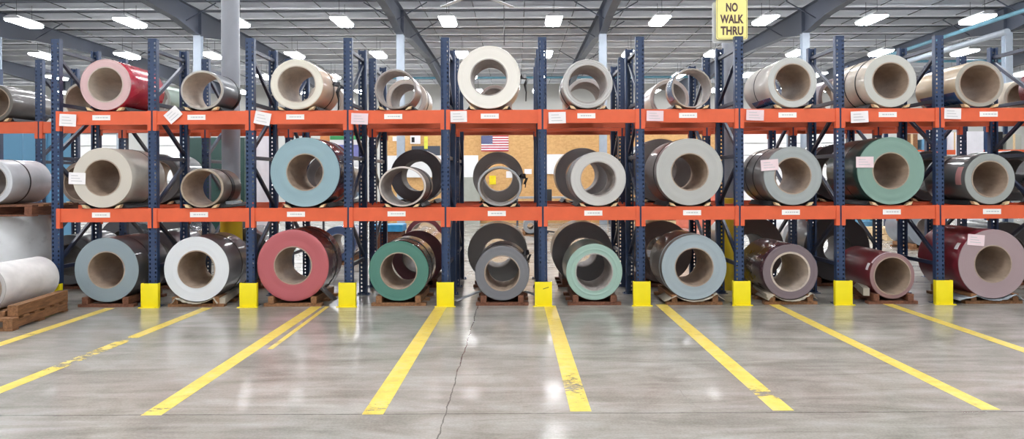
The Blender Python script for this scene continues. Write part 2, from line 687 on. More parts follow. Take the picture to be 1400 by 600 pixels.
G = [((0.5, 9.0), 0.36)]
floor_line(fl(150, 419), fl(-60, 487), 0.115, G + [((.6, .12), .6)], 'yellow painted floor line running past the brown pallet at the left edge')
floor_line(fl(283, 419), fl(-40, 546), 0.12, G + [((.66, .4), .78), ((.47, .08), .9)], 'patchy worn yellow floor line starting between blue-grey and white-ended floor coils')
floor_line(fl(432, 418), fl(205, 566), 0.13, G + [((.97, .12), .6)], 'yellow floor line starting under the red-ended floor coil')
floor_line(fl(447, 418), fl(368, 476), 0.05, G + [((.9, .5), .6)], 'thin faint yellow stripe beside the line from the red-ended coil')
floor_line(fl(603, 418), fl(508, 566), 0.135, G + [((.95, .15), .6)], 'yellow floor line running from the guard right of the green-ended floor coil')
floor_line(fl(751, 418), fl(793, 563), 0.135, G + [((.85, .25), .72)], 'yellow floor line with a worn end, below the mint green floor coil guard')
floor_line(fl(903, 417), fl(1070, 563), 0.135, G + [((.9, .12), .75)], 'yellow floor line starting left of the pale blue floor coil on torn paper')
floor_line(fl(1056, 417), fl(1354, 563), 0.12, G, 'yellow floor line starting under the mauve-grey floor coil')
floor_line(fl(1208, 416), fl(1470, 506), 0.12, G, 'yellow floor line starting under the narrow dark red floor coil')

# ------------------------------------------------------------------ lights
lampmesh = {}


def lamp_proto():
    t = thing('ceiling_light', 'x', 'light', (0, 0, 0))
    w, l = 0.25, 0.64
    mb = MB()
    mb.prism_y([(-w, 0.0), (w, 0.0), (w + .02, .03), (w * .5, .1), (-w * .5, .1), (-w - .02, .03)], -l, l)
    mb.build('housing', M['lampbody'], t, smooth=False)
    mb = MB()
    mb.prism_y([(-w + .01, -.001), (-w + .02, -.05), (-w + .08, -.085), (w - .08, -.085), (w - .02, -.05), (w - .01, -.001)], -l + .01, l - .01)
    mb.build('diffuser', M['lamp'], t, smooth=False)
    mb = MB()
    for s in (-1, 1):
        mb.prism_y([(s * (w * .56), .095), (s * (w + .012), .034), (s * (w + .016), .037), (s * (w * .57), .1)], -l + .03, l - .03)
    mb.build('added_ceiling_fill', M['fillglow'], t, smooth=False)  # added glowing strips on the housing top, fill light for the ceiling
    for yy in (-.4, .4):
        mb = MB()
        mb.cyl((0, yy, .1), (0, yy, H_PUR - CAMZ - 5.0), 0.006, 6)
        mb.build('hanger', M['rod'], t)
    return t


ords = ['first', 'second', 'third', 'fourth', 'fifth', 'sixth', 'seventh', 'eighth', 'ninth', 'tenth', 'eleventh', 'twelfth',
        'thirteenth', 'fourteenth', 'fifteenth', 'sixteenth', 'seventeenth', 'eighteenth', 'nineteenth']
proto = None
ROWY = [25.3, 32.0, 38.7, 45.4]
RN = ['nearest row in view', 'second row back', 'third row back', 'farthest row back']
for r, yy in enumerate(ROWY):
    xs = [(-2.135 + 3.33 * k) for k in range(-9, 10)]
    xs = [x for x in xs if abs(x) < 29 and -30 < VX + x * F / yy < 1420]
    for i, x in enumerate(xs):
        lb = 'bright white ceiling light, %s from the left in the %s' % (ords[i], RN[r])
        if proto is None:
            proto = lamp_proto()
            proto['label'] = lb
            proto['group'] = 'ceiling lights'
            proto.location = (x, yy, CAMZ + 5.0)
        else:
            copy_thing(proto, (x, yy, CAMZ + 5.0), lb, 'ceiling lights')
for yy in (18.6, 11.9, 5.2, -1.5, -8.2):
    for k in range(-5, 6):
        x = -2.135 + 3.33 * k
        if abs(x) > 20:
            continue
        copy_thing(proto, (x, yy, CAMZ + 5.0), 'ceiling light out of view above the racks and the aisle', 'ceiling lights overhead')

# ------------------------------------------------------------------ rack frames
PW = 0.10


def post_mesh():
    mb = MB()
    hx = [-PW / 2, -.040, -.024, .024, .040, PW / 2]
    z0, pitch, hh = 0.02, 0.0508, 0.024
    zs = [0.0]
    z = z0
    while z + pitch < POST_H:
        zs += [z + .012, z + .012 + hh]
        z += pitch
    zs.append(POST_H)
    nv = len(hx)
    vs = [(xx, 0, zz) for zz in zs for xx in hx]
    fs = []
    for j in range(len(zs) - 1):
        hole = (j % 2 == 1)
        for i in range(nv - 1):
            if hole and i in (1, 3):
                continue
            fs.append((j * nv + i, j * nv + i + 1, (j + 1) * nv + i + 1, (j + 1) * nv + i))
    mb.add(vs, fs)
    t = 0.003
    for s in (-1, 1):
        x0 = s * PW / 2
        mb.box(min(x0, x0 - s * t), max(x0, x0 - s * t), 0.0, 0.075, 0, POST_H)
        mb.box(min(x0 - s * t, x0 - s * .022), max(x0 - s * t, x0 - s * .022), 0.072, 0.075, 0, POST_H)
    return mb.mesh('post', [M['blue']], smooth=False)


POSTM = post_mesh()
DEPTH = Y_RR - Y_FR
HZ = [3.02, 2.385, 1.745, 1.10, 0.46]


def frame_proto(kind):
    t = thing('upright_frame', 'x', 'rack upright')
    link('front_post', POSTM, t)
    link('rear_post', POSTM, t, (0, DEPTH, 0), (0, 0, PI))
    y0, y1 = 0.06, DEPTH - 0.06
    for z in HZ:
        mb = MB()
        mb.box(-.018, .018, y0 - .02, y1 + .02, z - .022, z + .022)
        mb.build('horizontal_brace', M['brace'], t, smooth=False, bevel=0.004)
    flip = (kind == 'B')
    for i in range(len(HZ) - 1):
        za, zb = HZ[i] - .07, HZ[i + 1] + .07
        if flip:
            za, zb = zb, za
        mb = MB()
        mb.bar((0, y0, za), (0, y1, zb), 0.036, 0.044)
        mb.build('diagonal_brace', M['brace'], t, smooth=False, bevel=0.004)
        flip = not flip
    for yy in (0.035, DEPTH - 0.035):
        mb = MB()
        mb.box(-.085, .085, yy - .07, yy + .07, 0, 0.008)
        for s in (-1, 1):
            mb.cyl((s * .068, yy, .008), (s * .068, yy, .024), .011, 6)
        mb.build('base_plate', M['blue'], t, smooth=False)
    return t


FP = {}


def add_frame(kind, loc, label, group):
    if kind not in FP:
        p = frame_proto(kind)
        p.location = loc
        p['label'] = label
        p['group'] = group
        FP[kind] = p
        return p
    return copy_thing(FP[kind], loc, label, group)


kinds = ['A', 'B', 'A', 'B', 'A', 'A', 'B', 'A', 'B', 'A', 'B']
for i in range(11):
    if i == 0:
        lb = 'blue perforated rack upright at the left end, left of the blue-grey floor coil'
    elif i == 10:
        lb = 'blue rack upright cut off at the right edge past the big dull red floor coil'
    else:
        lb = 'blue front rack upright between the %s and the %s' % (bk[i - 1], bk[i].replace(' floor coil', ' one'))
    add_frame(kinds[i], (CX[i], Y_FR, 0), lb, 'front rack uprights')
RXS = [CX[0] - 2 * PITCH, CX[0] - PITCH] + CX + [CX[10] + PITCH]
for i, x in enumerate(RXS):
    if i < 2:
        lb = ['blue rear rack upright at the left edge of the photo', 'blue rear rack upright left of the front rack, by the silver coil stack'][i]
    elif i - 2 < 10:
        lb = 'blue upright of the rear rack standing behind the %s' % (bk[i - 2])
    else:
        lb = ['blue rear rack upright past the right end tan coil', 'blue rear rack upright beyond the right edge'][i - 12]
    if i == 13:
        continue
    add_frame('AB'[(i + 1) % 2], (x, Y_FB, 0), lb, 'rear rack uprights')

# post guards
gm = MB()
gw, gh = 0.100, 0.283
gm.box(-gw, gw, 0.0, 0.008, 0, gh)
for s in (-1, 1):
    gm.box(min(s * gw, s * (gw - .008)), max(s * gw, s * (gw - .008)), 0.008, 0.065, 0, gh)
GM = gm.mesh('guard_plate', [M['yellow']], bevel=0.003)
gb = MB()
gb.box(-gw - .02, gw + .02, -.03, -.0005, 0, .008)
for s in (-1, 1):
    gb.cyl((s * .08, -.015, .008), (s * .08, -.015, .02), .009, 6)
GB = gb.mesh('foot_plate', [M['yellow']], smooth=False)
for i in range(11):
    if i == 0:
        lb = 'yellow post guard half hidden behind the white coil on the brown pallet'
    elif i == 10:
        continue
    else:
        lb = 'yellow post guard between the %s and the %s' % (bk[i - 1], bk[i].replace(' floor coil', ' one'))
    t = thing('post_guard', lb, 'post guard', (CX[i], 9.365, 0), 0, 'yellow post guards')
    link('guard_plate', GM, t)
    link('foot_plate', GB, t)
    if i == 5:
        mb = MB()
        mb.bar((-.005, -.001, .2), (.062, -.001, .222), .002, .007)
        mb.build('scuff_mark', M['black'], t, smooth=False)

# ------------------------------------------------------------------ beams
BH = 0.158


def beam(x0, x1, yface, zt, label, group, back=False, sticker=None):
    """beam between two posts centred on x0 and x1"""
    t = thing('rack_beam', label, 'rack beam', (x0, yface, zt - BH), 0, group)
    w = x1 - x0
    s = -1 if back else 1
    yb = 0.055 * s
    poly = [(0, 0), (0, BH), (s * .03, BH), (s * .03, BH - .03), (yb, BH - .03), (yb, 0)]
    mb = MB()
    mb.prism_x(poly, PW / 2 + .002, w - PW / 2 - .002)
    mb.build('rail', M['orange'], t, smooth=False, bevel=0.003)
    for a, b in ((0.011, PW / 2 + .004), (w - PW / 2 - .004, w - .011)):
        mb = MB()
        ya, yc = (-.012, -.004) if not back else (.004, .012)
        mb.box(a, b, ya, yc, -.072, BH + .004)
        # the hooked side plate
        e0, e1 = (PW / 2 + .002, PW / 2 + .008) if a < .1 else (w - PW / 2 - .008, w - PW / 2 - .002)
        mb.box(e0, e1, min(yc, yc + s * .05), max(yc, yc + s * .05), -.072, BH + .004)
        for zz in (-.045, .12):
            mb.cyl(((a + b) / 2, ya, zz), ((a + b) / 2, ya - s * .003, zz), .006, 8)
        mb.build('end_connector', M['orange'], t, smooth=False)
    if sticker is not None:
        mb = MB()
        cx = X(sticker) - x0
        hz, hw = .030, .106
        zc = BH * .53
        mb.box(cx - hw, cx + hw, -.0022, -.0004, zc - hz, zc + hz)
        rnd = random.Random(int(sticker))
        q = cx - hw * .62
        while q < cx + hw * .6:
            ww = rnd.uniform(.012, .03)
            mb.box(q, q + ww, -.0028, -.0021, zc - .006, zc + .008, 1)
            q += ww + .007
        st = mb.build('location_label', [M['white_sticker'], M['print']], t, smooth=False)
        st['label'] = 'small white location label'
    return t


TOPST = [139, 269, 404, 538, 670, 802, 941, 1077, 1214, 1352]
MIDST = [138, 272, 404.5, 542, 679, 811, 946, 1081, 1219, 1356]
for i in range(10):
    beam(CX[i], CX[i + 1], Y_FR, TOP_Z, 'orange front beam under the %s on the top level' % tk[i], 'front rack beams, top level', sticker=TOPST[i])
    beam(CX[i], CX[i + 1], Y_FR, MID_Z, 'orange front beam under the %s' % mk[i], 'front rack beams, middle level', sticker=MIDST[i])
    beam(CX[i], CX[i + 1], Y_RR, TOP_Z, 'orange rear beam of the front rack, level with the %s' % tk[i], 'front rack rear beams', back=True)
    beam(CX[i], CX[i + 1], Y_RR, MID_Z, 'orange rear beam of the front rack behind the %s' % mk[i], 'front rack rear beams', back=True)
CX.append(CX[10] + PITCH)
beam(CX[10], CX[11], Y_FR, TOP_Z, 'orange front beam under the dark red coil at the right edge', 'front rack beams, top level')
beam(CX[10], CX[11], Y_FR, MID_Z, 'orange front beam under the dark coil at the right edge', 'front rack beams, middle level')
beam(CX[10], CX[11], Y_RR, TOP_Z, 'orange rear beam of the front rack at the right edge, top level', 'front rack rear beams', back=True)
beam(CX[10], CX[11], Y_RR, MID_Z, 'orange rear beam of the front rack at the right edge, middle level', 'front rack rear beams', back=True)
add_frame('A', (CX[11], Y_FR, 0), 'blue front rack upright just beyond the right edge', 'front rack uprights')
for i in range(0, 12):
    if i == 0:
        n1, n2 = 'left edge of the photo', 'left edge of the photo'
    elif i == 1:
        n1, n2 = 'post left of the front rack', 'silver coil stack at left'
    elif i - 2 < 10:
        n1, n2 = tk[i - 2], mk[i - 2]
    lv = (TOP_Z, MID_Z)
    for z, nm, l in ((TOP_Z, n1, 'top'), (MID_Z, n2, 'middle')):
        beam(RXS[i], RXS[i + 1], Y_FB, z, 'orange %s-level front beam of the rear rack, behind the %s' % (l, nm), 'rear rack front beams')
        if i > 1:
            beam(RXS[i], RXS[i + 1], Y_RB, z, 'orange %s-level back beam of the rear rack behind the %s' % (l, nm), 'rear rack back beams', back=True)

# ------------------------------------------------------------------ coils


def coil(label, cx, rx, ri, zb, face, skin, core='core', rz=None, L=0.9, Yf=9.435, Ys=None, straps=(), tags=(), wraps=(), thin=False,
         loose=None, group='steel coils', corewall=.012):
    """cx rx rz ri in pixels at depth Ys; zb is the height of the coil's lowest point"""
    Ys = Ys or Yf
    k = Ys / F
    rz = rz or rx
    Rx, Rz, Ri = rx * k, rz * k, ri * k
    R = (Rx + Rz) / 2
    sx, sz = Rx / R, Rz / R
    t = thing('steel_coil', label, 'coil', (X(cx, Ys), Yf, zb), 0, group)
    zc = Rz
    mb = MB()
    rnd = random.Random(int(cx * 7 + rx))
    # front face with slightly telescoped laps
    prof, mis = [], []
    n = 3 if thin else 7
    for j in range(n + 1):
        r = Ri + (R - .004 - Ri) * j / n
        prof.append((r, rnd.uniform(-.003, .003)))
        mis.append(0)
    prof.append((R, .006)); mis.append(1)
    m = 6
    for j in range(1, m):
        prof.append((R, L * j / m)); mis.append(1)
    prof.append((R, L - .005)); mis.append(0)
    prof.append((R - .004, L)); mis.append(0)
    prof.append((Ri, L)); mis.append(2)
    mb.lathe_y(prof, sx, sz, 80, True, mis)
    mb.build('wound_sheet', [face, skin, M[core]], t, (0, 0, zc))
    mb = MB()
    w = corewall if not thin else .006
    mb.lathe_y([(Ri - w, -.004), (Ri - .0008, -.004), (Ri - .0008, L + .004), (Ri - w, L + .004)], sx, sz, 80)
    mb.build('core', M[core], t, (0, 0, zc))
    for (f0, wd, mat) in straps:
        mb = MB()
        y0 = L * f0
        mb.lathe_y([(R + .0015, y0), (R + .006, y0), (R + .006, y0 + wd), (R + .0015, y0 + wd)], sx, sz, 72)
        mb.build('strap', M[mat], t, (0, 0, zc))
    for (a0, a1, y0, y1, mat) in wraps:
        mb = MB()
        rr = random.Random(5)
        mb.lathe_y([(R + .002, y0), (R + .009, y0), (R + .009, y1), (R + .002, y1)], sx, sz, 30, True, None,
                   math.radians(a0), math.radians(a1))
        mb.build('plastic_wrap', M[mat], t, (0, 0, zc))
    for tg in tags:
        kind = tg[0]
        mb = MB()
        if kind == 'face':      # px centre, size px, mat, rotation
            _, px, py, wpx, hpx, mat, rot = tg
            x, z = X(px, Ys) - X(cx, Ys), (zb + zc)
            zz = Z(py, Ys) - z
            hw, hh = wpx * k / 2, hpx * k / 2
            mb.box(-hw, hw, -.0015, .0015, -hh, hh)
            for q in range(3):
                mb.box(-hw * .7, hw * (.1 + .25 * q), -.0022, -.0014, hh * (.5 - .45 * q) - .006, hh * (.5 - .45 * q) + .002, 1)
            mb.build('tag', [M[mat], M['print']], t, (x, -.009, zz + zc), (0, rot, 0), smooth=False)
        else:                   # on the side: angle (deg), y0, y1, arc (deg)
            _, a, y0, y1, arc, mat = tg
            mb.lathe_y([(R + .0015, y0), (R + .004, y0), (R + .004, y1), (R + .0015, y1)], sx, sz, 8, True, None,
                       math.radians(a - arc / 2), math.radians(a + arc / 2))
            mb.build('tag', M[mat], t, (0, 0, zc))
    if loose:
        # loose end of strap standing off the coil: (angle, y, length)
        a, y0, ln = loose
        mb = MB()
        p = Vector((Rx * math.cos(math.radians(a)), y0, Rz * math.sin(math.radians(a))))
        pts = [p, p + Vector((.045, .0, .05)), p + Vector((.05, -.02, -.01)), p + Vector((.09, -.02, .0)), p + Vector((.06, -.03, -.08)),
               p + Vector((.075, -.03, -ln * .6)), p + Vector((.07, -.03, -ln))]
        ws = [.05, .09, .1, .05, .05, .022, .016]
        vs, fs = [], []
        for q, wv in zip(pts, ws):
            vs += [q + Vector((-wv * .3, -wv / 2, 0)), q + Vector((wv * .3, wv / 2, 0))]
        for i in range(len(pts) - 1):
            fs.append((2 * i, 2 * i + 1, 2 * i + 3, 2 * i + 2))
        mb.add(vs, fs)
        o = mb.build('loose_strap_end', M['strap'], t, (0, 0, zc))
        md = o.modifiers.new('Solidify', 'SOLIDIFY')
        md.thickness = .004
    return t, R, Rz


def cradle(cx, R, z, label, L=0.93, Yf=9.455, Ys=9.46):
    """tray across the two beams with two rails that hold the coil"""
    t = thing('coil_cradle', label, 'coil cradle', (X(cx, Ys), Yf, z), 0, 'coil cradles on the beams')
    off = min(math.sqrt(max(.001, R * R - (R - .045) ** 2)), .19)
    mb = MB()
    mb.box(-off - .1, off + .1, .062, L, .001, .010)
    mb.build('tray', M['rubber'], t, smooth=False)
    for s in (-1, 1):
        mb = MB()
        a, b = s * (off - .005), s * (off + .085)
        mb.prism_y([(a, .011), (b, .011), (b - s * .03, .055), (a + s * .035, .042)], .05, L)
        mb.build('rail', M['rubber'], t, smooth=False)
        mb = MB()
        mb.prism_y([(a - s * .015, .002), (a + s * .045, .012), (a + s * .062, .048), (a + s * .02, .034)], -.03, .045)
        mb.build('wood_chock', M['woodlight'], t, smooth=False)
    return t


def FC(rgb):
    rgb = tuple(int(v * (.95 if sum(rgb) < 640 else .98)) for v in rgb)
    return coil_face('coil_edge_%d_%d_%d' % rgb, rgb)


def SK(rgb, rough=.24, metal=0.0, coat=.4):
    return coil_skin('coil_skin_%d_%d_%d' % rgb, rgb, rough, metal, coat)


ZT, ZM = TOP_Z + .012, MID_Z + .012
GT, GM_, GB_ = 'coils on the top level', 'coils on the middle level', 'coils on the floor level'

top = [
    dict(label='red steel coil with a pinkish white end, leftmost on the top level', cx=144.7, rx=35, ri=24.5, face=FC((222, 186, 186)), skin=SK((196, 44, 66)), core='corelight', L=.9),
    dict(label='thin-walled grey steel coil beside the round column on the top level', cx=276.5, rx=29.5, rz=27, ri=25.8, face=FC((190, 186, 180)), skin=SK((120, 122, 128), 0.40, 0.36), core='corelight', L=.6, thin=True, straps=[(.86, .07, 'strap')]),
    dict(label='cream steel coil with a loose black strap end flapping at its right side', cx=406, rx=36, rz=34.5, ri=26, face=FC((228, 222, 208)), skin=SK((224, 190, 160), .35), core='corelight', L=.9, straps=[(.62, .02, 'strap')], loose=(8, .55, .3)),
    dict(label='thin-walled mauve-grey steel coil just left of the big white coil', cx=541, rx=28.5, rz=27.3, ri=26, face=FC((176, 166, 164)), skin=SK((192, 172, 160), .35), core='coregrey', L=.5, thin=True),
    dict(label='big thick white steel coil, largest coil on the top level', cx=669, rx=43, ri=25.6, face=FC((240, 235, 226)), skin=SK((222, 190, 172), .4), core='coregrey', L=.72, loose=(4, .35, .28)),
    dict(label='pale grey steel coil with a smaller tube showing inside, right of the big white coil', cx=804, rx=34.3, rz=33.5, ri=27, face=FC((205, 203, 200)), skin=SK((206, 196, 190), .35), core='coregrey', L=.8, straps=[(.5, .03, 'strap')]),
    dict(label='thin-walled pinkish steel coil with blue-grey film on its left side, left of the yellow sign', cx=946.5, rx=27.5, rz=27, ri=26, face=FC((190, 176, 164)), skin=SK((204, 182, 168), .35), core='coregrey', L=.42, thin=True, wraps=[(120, 215, .02, .26, 'filmgrey')]),
    dict(label='pale grey steel coil with one thin dark band, right of the yellow sign', cx=1084, rx=33.5, rz=34.5, ri=25.5, face=FC((205, 206, 202)), skin=SK((210, 202, 192), .35), core='core', L=1.0, straps=[(.55, .012, 'strap')], wraps=[(215, 275, .1, .8, 'film')]),
    dict(label='thick beige steel coil with two black bands on the top level', cx=1218, rx=36, ri=25.5, face=FC((206, 206, 198)), skin=SK((220, 206, 188), .4), core='core', L=1.0, straps=[(.24, .02, 'strap'), (.56, .016, 'strap')]),
    dict(label='tan steel coil with blue film underneath at the right end of the top level', cx=1340, rx=33.3, rz=31.5, ri=27.5, face=FC((178, 172, 160)), skin=SK((208, 184, 152), .3), core='core', L=.95, wraps=[(200, 275, .05, .85, 'film')]),
]
for i, d in enumerate(top):
    _, R, _z = coil(zb=ZT, group=GT, **d)
    cradle(d['cx'], R, TOP_Z, 'black cradle with pale wood chocks under the %s' % tk[i], L=.9)
coil('dark red steel coil cut off at the right edge on the top level', 1492, 34, 25, ZT, FC((150, 90, 96)), SK((120, 40, 54)), L=.9, group=GT)

cradle(1492, .29, TOP_Z, 'black cradle under the dark red coil at the right edge')

mid = [
    dict(label='beige steel coil with a white tag across its end, leftmost on the middle level', cx=140, rx=41, ri=25.3, face=FC((216, 209, 196)), skin=SK((198, 192, 180), 0.40, 0.06), L=.88, straps=[(.72, .012, 'darkband')], tags=[('face', 106, 241.5, 23, 16, 'paper', .04)]),
    dict(label='low thin-walled brown-grey steel coil with a wide black band', cx=276, rx=29.5, rz=26.6, ri=26, face=FC((196, 184, 166)), skin=SK((142, 130, 120), 0.38, 0.33), core='core', L=.62, thin=True, straps=[(.45, .1, 'strap')]),
    dict(label='thick teal-blue ended steel coil with a dark glossy side', cx=417, rx=47.6, ri=25.7, face=FC((152, 180, 190)), skin=SK((70, 58, 76), .2), core='core', L=.86, straps=[(.7, .015, 'steel')]),
    dict(label='low thin-walled pale mauve steel coil standing before a big black coil', cx=550, rx=32.3, rz=27.5, ri=27.9, face=FC((220, 210, 203)), skin=SK((150, 140, 136), 0.45, 0.12), core='coregrey', L=.8, thin=True, straps=[(.6, .1, 'strap')]),
    dict(label='thin-walled grey ring coil just below the flag', cx=683, rx=30.3, rz=27.3, ri=26.6, face=FC((168, 170, 172)), skin=SK((120, 120, 120), 0.40, 0.30), core='coregrey', L=.8, thin=True, straps=[(.45, .07, 'strap')], loose=(25, .3, .12)),
    dict(label='silver-sided steel coil with a pale white-grey end, right of the flag', cx=818, rx=38, rz=36.9, ri=24.7, face=FC((208, 206, 202)), skin=SK((168, 166, 166), 0.36, 0.45), core='coregrey', L=.88, straps=[(.35, .02, 'steel')]),
    dict(label='large pale grey ended steel coil, thickest right of the flag on the middle level', cx=943, rx=45.8, ri=26, face=FC((190, 190, 186)), skin=SK((160, 150, 146), 0.38, 0.24), core='core', L=.9, straps=[(.2, .02, 'darkband')]),
    dict(label='grey steel coil with a pinkish white tag at the hole of its end', cx=1084, rx=40, ri=25.5, face=FC((168, 174, 173)), skin=SK((150, 148, 146), 0.36, 0.30), L=1.0, straps=[(.42, .015, 'darkband'), (.75, .02, 'strap')], tags=[('face', 1052, 227, 24, 15, 'pinkpaper', -.07)]),
    dict(label='dark green sided steel coil with a pale green end and pinkish tag', cx=1218, rx=46.3, ri=25.5, face=FC((134, 166, 153)), skin=SK((36, 66, 60), .28), L=.94, straps=[(.45, .012, 'darkband')], tags=[('face', 1182, 223.5, 24, 15, 'pinkpaper', .0)]),
    dict(label='dark grey steel coil with a pale red tag on its side, on the middle level', cx=1353.5, rx=34.5, ri=25.3, face=FC((164, 168, 164)), skin=SK((96, 98, 98), 0.45, 0.12), L=.94, straps=[(.62, .012, 'darkband')], tags=[('side', 172, .08, .2, 42, 'redpaper')]),
]
for i, d in enumerate(mid):
    _, R, _z = coil(zb=ZM, group=GM_, **d)
    cradle(d['cx'], R, MID_Z, 'black cradle with wood chocks under the %s' % mk[i], L=.9)
coil('dark steel coil cut off at the right edge on the middle level', 1490, 34, 25, ZM, FC((90, 92, 92)), SK((50, 52, 54)), L=.95, group=GM_)

cradle(1490, .29, MID_Z, 'black cradle under the dark coil at the right edge')

ZB = .058
bot = [
    dict(label='blue-grey ended steel coil on the floor, leftmost in the front rack', cx=145, rx=44, ri=25.6, face=FC((146, 160, 167)), skin=SK((84, 84, 88), 0.36, 0.18), L=.8, straps=[(.4, .012, 'darkband')]),
    dict(label='white ended steel coil with a shiny dark silver side on the floor', cx=268, rx=44.5, ri=26, face=FC((226, 229, 232)), skin=SK((120, 120, 126), 0.36, 0.42), L=.82, straps=[(.55, .014, 'darkband')]),
    dict(label='red ended steel coil with a dark maroon side on the floor', cx=400, rx=49, ri=26.3, face=FC((192, 100, 106)), skin=SK((78, 36, 46), .25), L=.72, straps=[(.6, .03, 'strap')]),
    dict(label='green ended steel coil with a black-green side on the floor', cx=544.5, rx=41, ri=25.5, face=FC((84, 134, 119)), skin=SK((40, 56, 52), .16), L=.85, straps=[(.5, .02, 'strap')]),
    dict(label='small mid-grey ended steel coil on the floor before a big dark ring coil', cx=686, rx=37.3, ri=24.6, face=FC((124, 124, 128)), skin=SK((92, 92, 92), 0.36, 0.24), L=.8, straps=[(.3, .03, 'strap')], loose=(40, .2, .1)),
    dict(label='mint green ended steel coil on the floor', cx=812, rx=38.5, ri=25.8, face=FC((164, 194, 180)), skin=SK((92, 116, 108), 0.36, 0.18), core='coregrey', L=.82),
    dict(label='pale blue-grey ended steel coil resting on torn paper on the floor', cx=948.5, rx=44.5, ri=26.8, face=FC((168, 182, 188)), skin=SK((130, 122, 114), 0.36, 0.36), L=.85, straps=[(.15, .02, 'steel')]),
    dict(label='mauve-grey ended steel coil with a dark maroon side on the floor', cx=1080, rx=37.8, ri=27.3, face=FC((126, 111, 115)), skin=SK((70, 44, 50), .25), L=.95, core='corelight', corewall=.022),
    dict(label='narrow dark red steel coil with small pale tags on the floor', cx=1219.5, rx=30.7, rz=31.5, ri=26, face=FC((154, 120, 120)), skin=SK((112, 40, 46), .35), L=.98, tags=[('side', 118, .02, .06, 58, 'pinkpaper'), ('side', 158, .07, .13, 18, 'paper')]),
    dict(label='big dull red steel coil with a pinkish tag on the floor at the right end', cx=1357, rx=47.3, ri=26, face=FC((174, 152, 154)), skin=SK((124, 36, 48), .35), L=.96, tags=[('face', 1333.5, 330.5, 23, 15, 'pinkpaper', .09), ('side', 150, .08, .15, 12, 'paper')]),
]


def skid(cx, R, label, L=.9, Yf=9.42, Ys=9.44, mat='wood'):
    t = thing('coil_skid', label, 'wooden skid', (X(cx, Ys), Yf, 0), 0, 'wooden skids under the floor coils')
    off = math.sqrt(max(.001, R * R - (R - .062) ** 2)) + .03
    for y in (.0, L / 2 - .05, L - .1):
        mb = MB()
        mb.box(-off - .09, off + .09, y, y + .1, 0, .036)
        mb.build('cross_board', M[mat], t, smooth=False, bevel=.003)
    for s in (-1, 1):
        mb = MB()
        mb.box(s * off - .034, s * off + .034, -.015, L, .037, .118)
        mb.build('runner', M[mat], t, smooth=False, bevel=.004)
    return t


for i, d in enumerate(bot):
    _, R, _z = coil(zb=ZB, group=GB_, **d)
    skid(d['cx'], R, 'brown wooden skid under the %s' % bk[i], mat=('woodred' if i in (0, 4, 5, 8) else 'wood'))

# torn paper and wrapping under some floor coils


def sheet(label, cx, R, zb, ang0, ang1, flare0, flare1, mat, L=.5, seed=1, Yf=9.37, name='wrapping_sheet', cat='wrapping'):
    """sheet lying under the coil, following its curve and turning outward at the ends"""
    rnd = random.Random(seed)
    n, m = 26, 6
    vs, fs = [], []
    zc = zb + R
    r = R + .012
    pts = []
    for i in range(n + 1):
        a = math.radians(ang0 + (ang1 - ang0) * i / n)
        pts.append((r * math.sin(a), zc - r * math.cos(a)))
    e0 = [(pts[0][0] - flare0 * (3 - j) / 3, max(.045, pts[0][1] - .02 * (3 - j) + rnd.uniform(-.01, .01))) for j in range(3)]
    e1 = [(pts[-1][0] + flare1 * (j + 1) / 3, max(.045, pts[-1][1] - .025 * (j + 1) + rnd.uniform(-.01, .01))) for j in range(3)]
    pts = e0 + pts + e1
    for j in range(m + 1):
        for i, (x, z) in enumerate(pts):
            jag = rnd.uniform(-.02, .02) if j == 0 else 0
            vs.append((x, L * j / m + jag, z))
    w = len(pts)
    for j in range(m):
        for i in range(w - 1):
            fs.append((j * w + i, j * w + i + 1, (j + 1) * w + i + 1, (j + 1) * w + i))
    mb = MB()
    mb.add(vs, fs)
    o = mb.build(name, M[mat], None, (X(cx, 9.44), Yf, 0))
    md = o.modifiers.new('Solidify', 'SOLIDIFY')
    md.thickness = .005
    tag(o, label, cat)
    return o


K = 9.435 / F
sheet('torn pale paper spread under the pale blue-grey floor coil', 948.5, 44.5 * K, ZB, -34, 40, .14, .1, 'tornpaper', seed=4)
sheet('pale wrapping curled under the mauve-grey floor coil', 1080, 37.8 * K, ZB, -38, 44, .08, .06, 'tornpaper', seed=5)
sheet('grey film bunched under the big dull red floor coil', 1357, 47.3 * K, ZB, -30, 34, .22, .12, 'greyfilm', seed=6)
sheet('pale paper edge under the white-ended floor coil', 268, 44.5 * K, ZB, -34, 34, .05, .05, 'tornpaper', seed=7)


def plank(name, label, cat, p, q, w, h, mat):
    mb = MB()
    mb.bar(p, q, w, h)
    o = mb.build(name, M[mat], None, smooth=False, bevel=.003)
    return tag(o, label, cat)


def fpt(px, py, Y):
    return (X(px, Y), Y, Z(py, Y))


plank('metal_offcut', 'dark metal offcut leaning beside the red-ended floor coil', 'offcut', fpt(440, 392, 9.46), fpt(457, 409, 9.43), .12, .014, 'darkband')
plank('metal_offcut', 'thin pale metal strip on the floor left of the mid-grey floor coil', 'offcut', fpt(622, 411, 9.42), fpt(655, 398, 9.6), .06, .012, 'steel')
plank('metal_offcut', 'thin metal strip lying right of the mid-grey floor coil', 'offcut', fpt(718, 398, 9.65), fpt(733, 404, 9.55), .06, .012, 'steel')
plank('cardboard_trough', 'grey-brown cardboard trough left of the narrow dark red floor coil', 'cardboard', fpt(1184, 401, 9.44), fpt(1168, 387, 10.2), .07, .09, 'tornpaper')
plank('cardboard_trough', 'grey-brown cardboard trough between the white-ended and red-ended coils', 'cardboard', fpt(302, 410, 9.43), fpt(325, 392, 10.2), .09, .07, 'tornpaper')
plank('cardboard_trough', 'cardboard edging left of the mauve-grey floor coil', 'cardboard', fpt(1052, 406, 9.40), fpt(1033, 392, 10.1), .08, .04, 'tornpaper')
